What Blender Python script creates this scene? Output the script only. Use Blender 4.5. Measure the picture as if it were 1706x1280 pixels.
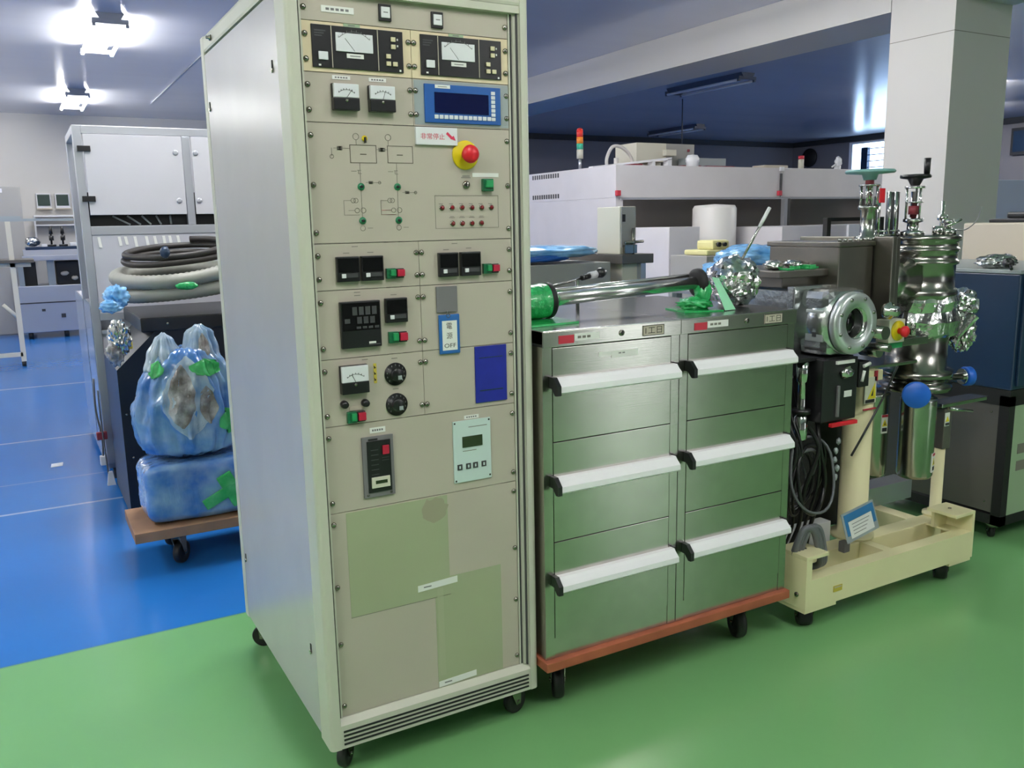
import bpy, bmesh, math, random
from mathutils import Vector, Matrix, noise
PI = math.pi
for o in list(bpy.data.objects): bpy.data.objects.remove(o)
S = bpy.context.scene
COL = S.collection
random.seed(7)

# ------------------------------------------------------------------ camera
YAW, PITCH, ROLL = 0.5118, 0.1825, -0.0198
CAM = Vector((-0.5491, -1.8225, 1.2987))
fw = Vector((math.sin(YAW)*math.cos(PITCH), math.cos(YAW)*math.cos(PITCH), -math.sin(PITCH)))
rt = Vector((math.cos(YAW), -math.sin(YAW), 0))
up = rt.cross(fw)
r2 = rt*math.cos(ROLL) + up*math.sin(ROLL)
u2 = -rt*math.sin(ROLL) + up*math.cos(ROLL)
cd = bpy.data.cameras.new('camera')
cam = bpy.data.objects.new('camera', cd); COL.objects.link(cam)
M = Matrix((r2, u2, -fw)).transposed().to_4x4(); M.translation = CAM
cam.matrix_world = M
cd.sensor_width = 36; cd.lens = 1442.2/1706*36; cd.clip_start = .05; cd.clip_end = 100
S.camera = cam
# ------------------------------------------------------------------ world, exposure
w = bpy.data.worlds.new('world'); S.world = w; w.use_nodes = True
w.node_tree.nodes['Background'].inputs[0].default_value = (.55, .65, .8, 1)
w.node_tree.nodes['Background'].inputs[1].default_value = .3
vs = S.view_settings
vs.view_transform = 'Standard'; vs.look = 'None'; vs.gamma = 1; vs.exposure = 0.45
vs.use_curve_mapping = False
TUBE_POWER = 100.0        # fluorescent tubes of the ceiling fixtures
WINDOW_POWER = 5       # daylight in the windows

# ------------------------------------------------------------------ materials
def lin(c):
    return tuple((v/255/12.92 if v/255 <= .04045 else ((v/255+.055)/1.055)**2.4) for v in c)
MATS = {}
def mat(name, c, rough=.5, metal=0., aniso=0., rot=0., emit=0., alpha=1., trans=0., spec=.5, coat=0.,
        var=0., vscale=6., bump=0., bscale=40., bstretch=(1, 1, 1), c2=None):
    if name in MATS: return MATS[name]
    m = bpy.data.materials.new(name); m.use_nodes = True; MATS[name] = m
    nt = m.node_tree; b = nt.nodes['Principled BSDF']
    col = lin(c)+(1,)
    b.inputs['Base Color'].default_value = col
    b.inputs['Roughness'].default_value = rough; b.inputs['Metallic'].default_value = metal
    b.inputs['Anisotropic'].default_value = aniso; b.inputs['Anisotropic Rotation'].default_value = rot
    b.inputs['Specular IOR Level'].default_value = spec; b.inputs['Coat Weight'].default_value = coat
    b.inputs['Transmission Weight'].default_value = trans; b.inputs['Alpha'].default_value = alpha
    if emit:
        b.inputs['Emission Color'].default_value = col; b.inputs['Emission Strength'].default_value = emit
    tc = nt.nodes.new('ShaderNodeTexCoord')
    if var or c2:
        n = nt.nodes.new('ShaderNodeTexNoise'); n.inputs['Scale'].default_value = vscale; n.inputs['Detail'].default_value = 4
        nt.links.new(tc.outputs['Object'], n.inputs['Vector'])
        r = nt.nodes.new('ShaderNodeValToRGB')
        a = tuple(v*(1-var) for v in col[:3])+(1,)
        r.color_ramp.elements[0].color = a
        r.color_ramp.elements[1].color = (lin(c2)+(1,)) if c2 else tuple(min(1, v*(1+var)) for v in col[:3])+(1,)
        r.color_ramp.elements[0].position = .35; r.color_ramp.elements[1].position = .65
        nt.links.new(n.outputs['Fac'], r.inputs[0]); nt.links.new(r.outputs[0], b.inputs['Base Color'])
    if bump:
        n = nt.nodes.new('ShaderNodeTexNoise'); n.inputs['Scale'].default_value = bscale; n.inputs['Detail'].default_value = 3
        mp = nt.nodes.new('ShaderNodeMapping'); mp.inputs['Scale'].default_value = bstretch
        nt.links.new(tc.outputs['Object'], mp.inputs[0]); nt.links.new(mp.outputs[0], n.inputs['Vector'])
        bp = nt.nodes.new('ShaderNodeBump'); bp.inputs['Strength'].default_value = bump; bp.inputs['Distance'].default_value = .01
        nt.links.new(n.outputs['Fac'], bp.inputs['Height']); nt.links.new(bp.outputs[0], b.inputs['Normal'])
    return m
mat('rack_paint', (196, 195, 181), .42, var=.02)
mat('rack_side', (178, 173, 174), .26, var=.02)
mat('panel_paint', (182, 173, 160), .45, var=.02, bump=.03, bscale=900)
mat('gold_panel', (222, 205, 172), .4)
mat('worn_patch', (160, 166, 136), .42, var=.02)
mat('stain_patch', (154, 150, 128), .5)
mat('film_streak', (166, 170, 142), .45)
mat('black_plastic', (22, 22, 25), .35)
mat('black_matte', (14, 14, 15), .6)
mat('dark_grey', (60, 60, 63), .5)
mat('mid_grey', (112, 110, 112), .5)
mat('ink', (30, 30, 32), .6)
mat('ink_soft', (118, 114, 106), .6)
mat('ink_brown', (88, 80, 72), .6)
mat('white_paper', (228, 228, 224), .5)
mat('white_plastic', (226, 226, 230), .35)
mat('meter_face', (224, 224, 230), .3, spec=.6)
mat('cream_button', (214, 204, 170), .4)
mat('screw_metal', (150, 146, 138), .22, 1)
mat('steel', (176, 176, 170), .22, 1, var=.04, vscale=20)
mat('chrome', (205, 205, 202), .09, 1)
mat('tube_metal', (232, 230, 228), .24, 1)
mat('dark_steel', (128, 124, 117), .36, 1, var=.05, vscale=12)
mat('vessel_steel', (150, 147, 141), .22, 1, var=.05, vscale=12)
mat('brushed', (188, 184, 178), .2, 1, aniso=.7, rot=.25, var=.035, vscale=30, bump=.02, bscale=6, bstretch=(1, 1, 90))
mat('brushed_top', (165, 165, 166), .2, 1, var=.05, vscale=8, bump=.02, bscale=6, bstretch=(1, 60, 1))
mat('alu_handle', (240, 238, 242), .35)
mat('alu', (190, 192, 200), .35, .7)
mat('blue_hmi', (24, 84, 158), .35)
mat('screen_blue', (10, 18, 62), .15)
mat('blue_card', (24, 34, 140), .4, var=.06, vscale=30)
mat('tag_blue', (38, 98, 168), .4)
mat('estop_yellow', (224, 198, 16), .4)
mat('estop_red', (214, 32, 44), .35)
mat('sign_red', (205, 50, 82), .5)
mat('green_button', (34, 138, 82), .35)
mat('dark_green_button', (26, 100, 66), .35)
mat('red_button', (176, 30, 58), .35)
mat('lamp_red', (120, 28, 36), .2)
mat('lamp_green', (40, 122, 84), .3)
mat('label_red', (186, 48, 66), .5)
mat('mint', (198, 214, 212), .4)
mat('lcd', (46, 58, 38), .2)
mat('yellow_label', (196, 176, 66), .5)
mat('pale_yellow', (206, 200, 146), .5)
mat('orange_wood', (158, 86, 58), .6, var=.12, vscale=12)
mat('brown_wood', (152, 116, 88), .6, var=.12, vscale=12)
mat('rubber', (24, 24, 26), .5)
mat('tape_green', (46, 168, 92), .22, bump=.5, bscale=60, var=.15, vscale=40, coat=.4)
mat('tape_green_pale', (158, 228, 184), .3, bump=.3, bscale=60)
mat('foil', (206, 206, 204), .17, 1, bump=.8, bscale=20, var=.06, vscale=30)
mat('cream', (232, 224, 180), .4, var=.02)
mat('cast_alu', (196, 200, 200), .2, .9, bump=.15, bscale=30)
mat('flange_face', (196, 202, 202), .3, .6)
mat('glass_dark', (12, 13, 13), .08, spec=.35)
mat('blue_cap', (28, 96, 196), .4)
mat('red_bright', (206, 30, 44), .4)
mat('teal_wheel', (120, 164, 164), .35)
mat('navy', (26, 48, 74), .3, var=.06)
mat('grey_panel', (92, 88, 82), .35, .2)
mat('beige', (190, 180, 164), .5)
mat('beige_light', (206, 202, 186), .5)
mat('pale_green', (150, 170, 140), .4)
mat('bench_grey', (206, 201, 203), .35, var=.02)
mat('bench_dark', (118, 114, 110), .3, .5)
mat('bench_back', (168, 162, 156), .28, .7)
mat('partition', (156, 154, 150), .5)
mat('cyl_white', (214, 210, 206), .4)
mat('blue_wrap', (84, 156, 222), .18, c2=(150, 200, 240), vscale=9, bump=.7, bscale=22, coat=.5)
mat('blue_wrap_deep', (30, 98, 190), .3, bump=.4, bscale=20)
mat('bag_wrap', (48, 108, 186), .16, c2=(140, 174, 206), vscale=7, bump=.7, bscale=9, bstretch=(3, 3, 1), coat=.8)
mat('bag_pale', (110, 146, 186), .16, c2=(190, 202, 212), vscale=9, bump=.7, bscale=9, bstretch=(3, 3, 1), coat=.8)
mat('bag_core', (104, 96, 94), .15, c2=(186, 184, 186), vscale=14, bump=1., bscale=30, coat=.8)
mat('bag_tape', (40, 166, 82), .3, c2=(90, 190, 120), vscale=20, bump=.5, bscale=30)
mat('table_black', (20, 24, 34), .35, var=.05)
mat('hose_grey', (150, 150, 142), .45)
mat('hose_dark', (44, 40, 38), .5)
mat('dark_cable', (30, 30, 32), .4)
mat('cable_grey', (96, 98, 102), .45)
mat('cable_black', (20, 20, 21), .32)
mat('machine_white', (192, 191, 198), .35, var=.01)
mat('machine_low', (186, 186, 194), .3)
mat('machine_side', (176, 190, 216), .14, .25)  # blue of the reflected floor is put into the base colour
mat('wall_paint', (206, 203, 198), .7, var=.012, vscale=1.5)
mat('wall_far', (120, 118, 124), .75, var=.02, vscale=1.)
mat('beam_paint', (196, 193, 190), .6)
mat('dark_trim', (40, 42, 46), .6)
mat('tube_light', (250, 249, 244), .5, emit=TUBE_POWER)
mat('fixture_white', (150, 152, 160), .5)
mat('fixture_off', (70, 78, 96), .4)
mat('daylight', (190, 222, 255), .5, emit=WINDOW_POWER)
mat('added_daylight', (236, 240, 244), .5, emit=2.2)  # glow of the window added behind the camera
mat('tower_red', (216, 54, 48), .3)
mat('tower_amber', (226, 130, 44), .3)
mat('tower_green', (60, 172, 140), .3)
mat('maroon', (136, 50, 62), .5)
mat('monitor_dark', (44, 62, 56), .2)
mat('placard_blue', (50, 116, 168), .35)
mat('placard_grey', (150, 158, 160), .35)
mat('warn_yellow', (222, 202, 40), .45)

def floor_material():
    m = bpy.data.materials.new('floor_coating'); m.use_nodes = True; MATS['floor'] = m
    nt = m.node_tree; b = nt.nodes['Principled BSDF']; N = nt.nodes.new; L = nt.links.new
    tc = N('ShaderNodeTexCoord'); sx = N('ShaderNodeSeparateXYZ'); L(tc.outputs['Object'], sx.inputs[0])
    gt = N('ShaderNodeMath'); gt.operation = 'GREATER_THAN'; gt.inputs[1].default_value = 1.075; L(sx.outputs['Y'], gt.inputs[0])
    n = N('ShaderNodeTexNoise'); n.inputs['Scale'].default_value = .9; n.inputs['Detail'].default_value = 5; L(tc.outputs['Object'], n.inputs['Vector'])
    def two(a, c):
        x = N('ShaderNodeMix'); x.data_type = 'RGBA'; x.inputs[6].default_value = lin(a)+(1,); x.inputs[7].default_value = lin(c)+(1,)
        L(n.outputs['Fac'], x.inputs[0]); return x.outputs[2]
    g = two((110, 166, 106), (124, 178, 118)); bl = two((30, 106, 184), (44, 118, 196))
    x = N('ShaderNodeMix'); x.data_type = 'RGBA'; L(gt.outputs[0], x.inputs[0]); L(g, x.inputs[6]); L(bl, x.inputs[7])
    out = x.outputs[2]
    for y, wd, k in ((1.075, .007, .35), (2.745, .012, .5), (4.365, .014, .5), (6.6, .02, .5), (3.3, .006, .2)):
        s = N('ShaderNodeMath'); s.operation = 'SUBTRACT'; s.inputs[1].default_value = y; L(sx.outputs['Y'], s.inputs[0])
        a = N('ShaderNodeMath'); a.operation = 'ABSOLUTE'; L(s.outputs[0], a.inputs[0])
        c = N('ShaderNodeMath'); c.operation = 'LESS_THAN'; c.inputs[1].default_value = wd; L(a.outputs[0], c.inputs[0])
        d = N('ShaderNodeMath'); d.operation = 'MULTIPLY'; d.inputs[1].default_value = k; L(c.outputs[0], d.inputs[0])
        x = N('ShaderNodeMix'); x.data_type = 'RGBA'; L(d.outputs[0], x.inputs[0]); L(out, x.inputs[6])
        x.inputs[7].default_value = lin((190, 208, 222))+(1,) if y > 2 else lin((60, 110, 120))+(1,)
        out = x.outputs[2]
    L(out, b.inputs['Base Color'])
    b.inputs['Roughness'].default_value = .2; b.inputs['Specular IOR Level'].default_value = .5
    n2 = N('ShaderNodeTexNoise'); n2.inputs['Scale'].default_value = 14; L(tc.outputs['Object'], n2.inputs['Vector'])
    bp = N('ShaderNodeBump'); bp.inputs['Strength'].default_value = .06; bp.inputs['Distance'].default_value = .01
    L(n2.outputs['Fac'], bp.inputs['Height']); L(bp.outputs[0], b.inputs['Normal'])
floor_material()
def ceiling_material():
    m = bpy.data.materials.new('ceiling_panels'); m.use_nodes = True; MATS['ceiling'] = m
    nt = m.node_tree; b = nt.nodes['Principled BSDF']; N = nt.nodes.new; L = nt.links.new
    tc = N('ShaderNodeTexCoord'); mp = N('ShaderNodeMapping'); mp.inputs['Scale'].default_value = (.4, 2.2, 1)
    n = N('ShaderNodeTexNoise'); n.inputs['Scale'].default_value = .8; n.inputs['Detail'].default_value = 2
    L(tc.outputs['Object'], mp.inputs[0]); L(mp.outputs[0], n.inputs['Vector'])
    x = N('ShaderNodeMix'); x.data_type = 'RGBA'
    x.inputs[6].default_value = lin((206, 208, 220))+(1,); x.inputs[7].default_value = lin((222, 223, 232))+(1,)
    L(n.outputs['Fac'], x.inputs[0]); L(x.outputs[2], b.inputs['Base Color'])
    b.inputs['Metallic'].default_value = .3; b.inputs['Roughness'].default_value = .2
    b.inputs['Specular IOR Level'].default_value = .6
    b.inputs['Anisotropic'].default_value = .0
    bp = N('ShaderNodeBump'); bp.inputs['Strength'].default_value = .1; bp.inputs['Distance'].default_value = .02
    L(n.outputs['Fac'], bp.inputs['Height']); L(bp.outputs[0], b.inputs['Normal'])
ceiling_material()

# ------------------------------------------------------------------ geometry helpers
class G:
    """collects shapes for one mesh object"""
    def __init__(s): s.bm = bmesh.new(); s.mats = []; s.cur = 0
    def m(s, name):
        if name not in s.mats: s.mats.append(name)
        s.cur = s.mats.index(name); return s
    def _face(s, vs, smooth=False):
        try: f = s.bm.faces.new(vs)
        except ValueError: return None
        f.material_index = s.cur; f.smooth = smooth; return f
    def box(s, x0, x1, y0, y1, z0, z1, bev=0., mtx=None):
        v = [s.bm.verts.new((x, y, z)) for x in (x0, x1) for y in (y0, y1) for z in (z0, z1)]
        fs = [s._face([v[i] for i in q]) for q in ((0, 1, 3, 2), (4, 6, 7, 5), (0, 4, 5, 1), (2, 3, 7, 6), (0, 2, 6, 4), (1, 5, 7, 3))]
        geo = v
        if bev:
            es = list({e for f in fs for e in f.edges})
            r = bmesh.ops.bevel(s.bm, geom=es, offset=bev, segments=2, profile=.6, affect='EDGES', clamp_overlap=True)
            for f in r['faces']: f.material_index = s.cur
            geo = list({vv for f in r['faces'] for vv in f.verts})
        if mtx is not None:
            for q in geo: q.co = mtx @ q.co
        return s
    def cyl(s, p0, p1, r, r1=None, seg=20, cap=True, smooth=True):
        p0, p1 = Vector(p0), Vector(p1); r1 = r if r1 is None else r1
        d = (p1-p0).normalized(); a = d.orthogonal().normalized(); b = d.cross(a)
        A = [s.bm.verts.new(p0+(a*math.cos(t)+b*math.sin(t))*r) for t in [2*PI*i/seg for i in range(seg)]]
        B = [s.bm.verts.new(p1+(a*math.cos(t)+b*math.sin(t))*r1) for t in [2*PI*i/seg for i in range(seg)]]
        for i in range(seg): s._face((A[i], A[(i+1) % seg], B[(i+1) % seg], B[i]), smooth)
        if cap: s._face(A[::-1]); s._face(B)
        return s
    def lathe(s, prof, o, ax=(0, 0, 1), seg=32, smooth=True, cap=True):
        o = Vector(o); d = Vector(ax).normalized(); a = d.orthogonal().normalized(); b = d.cross(a)
        rings = []
        for r, h in prof:
            if r < 1e-6: rings.append([s.bm.verts.new(o+d*h)])
            else: rings.append([s.bm.verts.new(o+d*h+(a*math.cos(2*PI*i/seg)+b*math.sin(2*PI*i/seg))*r) for i in range(seg)])
        for A, B in zip(rings, rings[1:]):
            for i in range(seg):
                j = (i+1) % seg
                if len(A) == 1 and len(B) == 1: continue
                if len(A) == 1: s._face((A[0], B[j], B[i]), smooth)
                elif len(B) == 1: s._face((A[i], A[j], B[0]), smooth)
                else: s._face((A[i], A[j], B[j], B[i]), smooth)
        if cap and len(rings[0]) > 1: s._face(rings[0][::-1])
        if cap and len(rings[-1]) > 1: s._face(rings[-1])
        return s
    def tube(s, pts, r, seg=8, closed=False, smooth=True):
        P = [Vector(p) for p in pts]; n = len(P); rings = []; prev = None
        for i in range(n):
            if closed: d = P[(i+1) % n]-P[i-1]
            else: d = P[min(i+1, n-1)]-P[max(i-1, 0)]
            d.normalize()
            a = d.orthogonal().normalized() if prev is None else (prev-d*prev.dot(d)).normalized()
            prev = a; b = d.cross(a); rr = r[i] if isinstance(r, (list, tuple)) else r
            rings.append([s.bm.verts.new(P[i]+(a*math.cos(2*PI*k/seg)+b*math.sin(2*PI*k/seg))*rr) for k in range(seg)])
        for i in range(n if closed else n-1):
            A, B = rings[i], rings[(i+1) % n]
            for k in range(seg): s._face((A[k], A[(k+1) % seg], B[(k+1) % seg], B[k]), smooth)
        if not closed: s._face(rings[0][::-1]); s._face(rings[-1])
        return s
    def prism(s, poly, plane, a0, a1, mtx=None):
        f3 = {'xz': lambda u, v, a: (u, a, v), 'xy': lambda u, v, a: (u, v, a), 'yz': lambda u, v, a: (a, u, v)}[plane]
        A = [s.bm.verts.new(f3(u, v, a0)) for u, v in poly]; B = [s.bm.verts.new(f3(u, v, a1)) for u, v in poly]
        n = len(poly)
        for i in range(n): s._face((A[i], A[(i+1) % n], B[(i+1) % n], B[i]))
        s._face(A[::-1]); s._face(B)
        if mtx is not None:
            for q in A+B: q.co = mtx @ q.co
        return s
    def blob(s, c, rad, amp=.15, freq=3., seed=0, sub=4, power=2., flat=None, smooth=True, top=None):
        r = bmesh.ops.create_icosphere(s.bm, subdivisions=sub, radius=1)
        c = Vector(c)
        for v in r['verts']:
            d = v.co.normalized()
            k = (abs(d.x)**power+abs(d.y)**power+abs(d.z)**power)**(-1/power)
            p = d*k
            nn = noise.fractal(d*freq+Vector((seed*7.3, seed*3.1, seed)), .8, 2.2, 4)
            rg = abs(noise.noise(d*freq*2.2+Vector((seed, 5, seed*2))))
            p = p*(1+amp*nn-amp*.5*rg)
            v.co = c+Vector((p.x*rad[0], p.y*rad[1], p.z*rad[2]))
            if flat is not None and v.co.z < flat: v.co.z = flat
            if top is not None and v.co.z > top: v.co.z = top
        for f in {f for v in r['verts'] for f in v.link_faces}: f.material_index = s.cur; f.smooth = smooth
        return s
    def pleat(s, c, prof, amp, seed, th0=0., th1=2*PI, z0=None, z1=None, off=0., nt=110, nz=44, vf=3.2):
        full = th1-th0 > 6.2; zs0, zs1 = prof[0][0], prof[-1][0]
        z0 = zs0 if z0 is None else z0; z1 = zs1 if z1 is None else z1
        def R(z):
            for a, b in zip(prof, prof[1:]):
                if z <= b[0]+1e-6:
                    t = max(0, (z-a[0])/(b[0]-a[0])); t = t*t*(3-2*t); return a[1]+(b[1]-a[1])*t, a[2]+(b[2]-a[2])*t
            return prof[-1][1:]
        n = nt if full else max(6, int(nt*(th1-th0)/6.28)); m = max(4, int(nz*(z1-z0)/(zs1-zs0))); rows = []
        for j in range(m+1):
            z = z0+(z1-z0)*j/m; rx, ry = R(z); row = []
            zm, zh = (z0+z1)/2, (z1-z0)/2; wz = 1 if full else max(.08, 1-abs((z-zm)/zh)**3)*(1+.18*noise.noise(Vector((z*30, seed, 1))))
            for i in range(n if full else n+1):
                th = (th0+th1)/2+(th1-th0)*(i/n-.5)*wz; u = Vector((math.cos(th)*vf, math.sin(th)*vf, z*4+seed))
                k = 1+amp*(1-2*abs(noise.noise(u)))+amp*.6*(1-2*abs(noise.noise(u*2.3+Vector((3, 7, seed)))))-amp*.8
                row.append(s.bm.verts.new((c[0]+(rx*k+off)*math.cos(th), c[1]+(ry*k+off)*math.sin(th), z+.008*noise.noise(u*1.7))))
            rows.append(row)
        for A, B in zip(rows, rows[1:]):
            for i in range(n): s._face((A[i], A[(i+1) % len(A)], B[(i+1) % len(A)], B[i]), True)
        if full: s._face(rows[0][::-1]); s._face(rows[-1])
        return s
    def text(s, body, x, y, z, size, face='-Y', width=None, mtx=None):
        cu = bpy.data.curves.new('t', 'FONT'); cu.body = body; cu.size = size; cu.align_x = 'CENTER'; cu.align_y = 'CENTER'
        cu.resolution_u = 2
        ob = bpy.data.objects.new('t', cu); COL.objects.link(ob)
        bpy.context.view_layer.update()
        me = bpy.data.meshes.new_from_object(ob.evaluated_get(bpy.context.evaluated_depsgraph_get()))
        bpy.data.objects.remove(ob)
        if len(me.vertices):
            xs = [v.co.x for v in me.vertices]; ys = [v.co.y for v in me.vertices]
            k = width/(max(xs)-min(xs)) if width else 1
            cx, cy = (max(xs)+min(xs))/2, (max(ys)+min(ys))/2
            if mtx is None:
                if face == '-Y': mtx = Matrix(((1, 0, 0, x), (0, 0, -1, y), (0, 1, 0, z), (0, 0, 0, 1)))
                else: mtx = Matrix(((0, 0, -1, x), (-1, 0, 0, y), (0, 1, 0, z), (0, 0, 0, 1)))
            vv = [s.bm.verts.new(mtx @ Vector(((v.co.x-cx)*k, v.co.y-cy, 0))) for v in me.vertices]
            for p in me.polygons: s._face([vv[i] for i in p.vertices])
        bpy.data.meshes.remove(me)
        return s
    def build(s, name, parent=None, label=None, loc=None):
        me = bpy.data.meshes.new(name)
        bmesh.ops.recalc_face_normals(s.bm, faces=s.bm.faces[:])
        if parent is not None: off = Vector(parent['_o'])
        elif loc is not None: off = Vector(loc)
        else:
            xs = [v.co for v in s.bm.verts]
            off = Vector(((min(v.x for v in xs)+max(v.x for v in xs))/2, (min(v.y for v in xs)+max(v.y for v in xs))/2, min(v.z for v in xs)))
        bmesh.ops.translate(s.bm, verts=s.bm.verts, vec=-off)
        s.bm.to_mesh(me); s.bm.free()
        for n in s.mats: me.materials.append(MATS[n])
        o = bpy.data.objects.new(name, me); COL.objects.link(o)
        o['_o'] = tuple(off)
        if parent is not None: o.parent = parent
        else: o.location = off
        if label: o['label'] = label
        return o
ROOTS = []
def thing(name, label, cat, loc, group=None):
    o = bpy.data.objects.new(name, None); COL.objects.link(o); o.location = loc; o['_o'] = tuple(loc)
    o.empty_display_size = .05
    return tag(o, label, cat, group)
def tag(o, label, cat, group=None, kind=None):
    o['label'] = label; o['category'] = cat
    if group: o['group'] = group
    if kind: o['kind'] = kind
    return o
def struct(o): o['kind'] = 'structure'; return o
def children(o): return [c for c in bpy.data.objects if c.parent == o]
def copy_tree(o, parent=None, d=(0, 0, 0)):
    c = o.copy(); COL.objects.link(c)
    if parent is not None: c.parent = parent
    else: c.location = Vector(o.location)+Vector(d)
    for ch in children(o): copy_tree(ch, c)
    return c
def spline(pts, n=8, closed=False):
    P = [Vector(p) for p in pts]; out = []; m = len(P)
    for i in range(m if closed else m-1):
        if closed: a, b, c, d = P[i-1], P[i], P[(i+1) % m], P[(i+2) % m]
        else: a, b, c, d = P[max(i-1, 0)], P[i], P[i+1], P[min(i+2, m-1)]
        for k in range(n):
            t = k/n
            out.append(.5*((2*b)+(c-a)*t+(2*a-5*b+4*c-d)*t*t+(3*b-a-3*c+d)*t**3))
    if not closed: out.append(P[-1])
    return out
def coil(c, rx, ry, z, amp, turns, seed, n=40, dz=.012):
    out = []
    for i in range(int(turns*n)+1):
        t = 2*PI*i/n
        j = 1+amp*noise.noise(Vector((t*.35, seed, 0)))
        out.append((c[0]+rx*j*math.cos(t), c[1]+ry*j*math.sin(t), z+dz*i/n+.012*noise.noise(Vector((t*.6, seed, 4)))))
    return out
def caster(parent, x, y, top, r=.035, wid=.022, ang=.5, name='caster', mt='screw_metal', off=.02):
    g = G().m(mt)
    R = Matrix.Translation((x, y, 0)) @ Matrix.Rotation(ang, 4, 'Z')
    g.box(-.03, .03, -.03, .03, top-.005, top, mtx=R)
    g.cyl((x, y, top-.018), (x, y, top-.004), .02, seg=16)
    for sgn in (-1, 1):
        g.prism([(-.012, top-.016), (.012+off, top-.016), (off+.008, r*.8), (off-.008, r*.8)], 'xz', sgn*(wid/2+.002), sgn*(wid/2+.005), mtx=R)
    g.prism([(-.012, top-.02), (.012+off, top-.02), (.012+off, top-.014), (-.012, top-.014)], 'xz', -(wid/2+.005), wid/2+.005, mtx=R)
    p0 = R @ Vector((off, -(wid/2+.008), r)); p1 = R @ Vector((off, (wid/2+.008), r))
    g.cyl(p0, p1, .005, seg=8)
    c = g.build(name, parent)
    a = R @ Vector((off, -wid/2, r)); b = R @ Vector((off, wid/2, r)); ax = (b-a)
    wv = G().m('rubber')
    wv.lathe([(0, 0), (r*.3, 0), (r*.35, .002), (r*.8, .002), (r*.93, 0), (r, wid*.2), (r, wid*.8), (r*.93, wid), (r*.8, wid-.002), (r*.35, wid-.002), (r*.3, wid), (0, wid)], a, ax, seg=28)
    wv.build('wheel', c)
    return c

# ------------------------------------------------------------------ room
H = 2.9
XL, XR, YB, YN = -3.4, 14.3, 12.0, -5.5
BX0, BX1 = 4.615, 5.19
struct(G().m('floor').box(XL, XR, YN, YB, -.1, 0).build('floor', loc=(0, 0, 0)))
struct(G().m('ceiling').box(XL, XR, YN, YB, H, H+.1).build('ceiling', loc=(0, 0, 0)))
struct(G().m('wall_paint').box(XL-.1, XL, YN, YB, 0, H).build('wall_left'))
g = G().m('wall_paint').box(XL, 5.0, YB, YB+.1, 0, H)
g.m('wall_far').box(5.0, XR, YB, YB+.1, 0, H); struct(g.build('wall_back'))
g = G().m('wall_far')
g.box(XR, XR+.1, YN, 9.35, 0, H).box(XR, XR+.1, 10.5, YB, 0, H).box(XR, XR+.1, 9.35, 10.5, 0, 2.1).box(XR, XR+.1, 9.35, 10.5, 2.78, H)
struct(g.build('wall_right'))
# wall behind the camera; its door-high window is guessed, added for light
g = G().m('wall_far')
g.box(XL, 4.4, YN-.1, YN, 0, H).box(5.5, XR, YN-.1, YN, 0, H).box(4.4, 5.5, YN-.1, YN, 2.35, H)
struct(g.build('wall_front'))
g = G().m('alu')
g.box(4.4, 4.45, YN-.06, YN+.01, .0, 2.35).box(5.45, 5.5, YN-.06, YN+.01, .0, 2.35).box(4.45, 5.45, YN-.06, YN+.01, .0, .06).box(4.45, 5.45, YN-.06, YN+.01, 2.3, 2.35)
g.m('added_daylight').box(4.45, 5.45, YN-.05, YN-.03, .06, 2.3)
struct(g.build('window_added'))
g = G().m('white_plastic').box(XR-.02, XR+.06, 10.42, 10.5, 2.1, 2.78).box(XR-.02, XR+.06, 9.35, 9.4, 2.1, 2.78).box(XR-.02, XR+.06, 9.4, 10.42, 2.74, 2.78).box(XR-.02, XR+.06, 9.4, 10.42, 2.1, 2.14)
g.m('navy').box(XR-.03, XR+.05, 10.05, 10.2, 2.1, 2.66)
g.m('daylight').box(XR+.05, XR+.07, 9.4, 10.42, 2.14, 2.74)
g.m('white_plastic')
for z in (2.26, 2.38, 2.5, 2.62): g.box(XR+.02, XR+.03, 9.4, 10.05, z, z+.02)
struct(g.build('window_2'))
struct(G().m('beam_paint').box(BX0, BX1, 2.19, YB, 2.62, H-.001).box(BX0, BX1, YN, 1.72, 2.62, H-.001).build('trim_1'))
g = G().m('beam_paint').box(BX0, BX1, 1.725, 2.185, 0, H-.001)
g.m('ink_soft').box(BX0-.001, BX1+.001, 1.724, 2.186, 2.42, 2.424)
struct(g.build('wall_column'))
struct(G().m('dark_trim').box(5.2, XR, YB-.05, YB, 2.8, H-.002).box(XR-.05, XR, 2, YB-.05, 2.8, H-.002).build('trim_2'))
struct(G().m('fixture_white').box(1.13, 1.145, 6.8, 10.4, H-.012, H-.001).build('trim_3'))
struct(G().m('partition').box(XL, XR, YB-.012, YB, 0, .08).build('baseboard_back'))

# ceiling lamps
def lamp(x, y, on, label, grp):
    t = thing('ceiling_lamp', label, 'lamp', (x, y, H-.12), grp)
    g = G().m('fixture_white' if on else 'fixture_off')
    g.prism([(x-.1, H-.001), (x-.07, H-.05), (x+.07, H-.05), (x+.1, H-.001)], 'xz', y-.64, y+.64)
    for e in (-1, 1):
        g.box(x-.125, x+.125, y+e*.625-.012, y+e*.625+.012, H-.075, H-.04)
        for dx in (-.115, .115): g.box(x+dx-.012, x+dx+.012, y+e*.615-.012, y+e*.615+.012, H-.096, H-.05)
    g.build('housing', t)
    for dx in (-.115, .115):
        G().m('tube_light' if on else 'white_plastic').cyl((x+dx, y-.6, H-.08), (x+dx, y+.6, H-.08), .014, seg=12).build('tube', t)
    return t
lamp(.24, 6.2, True, 'lit twin-tube ceiling lamp, the nearer and larger one in view', 'lit ceiling lamps')
lamp(.24, 10.1, True, 'lit twin-tube ceiling lamp, the farther one near the back wall', 'lit ceiling lamps')
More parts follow.
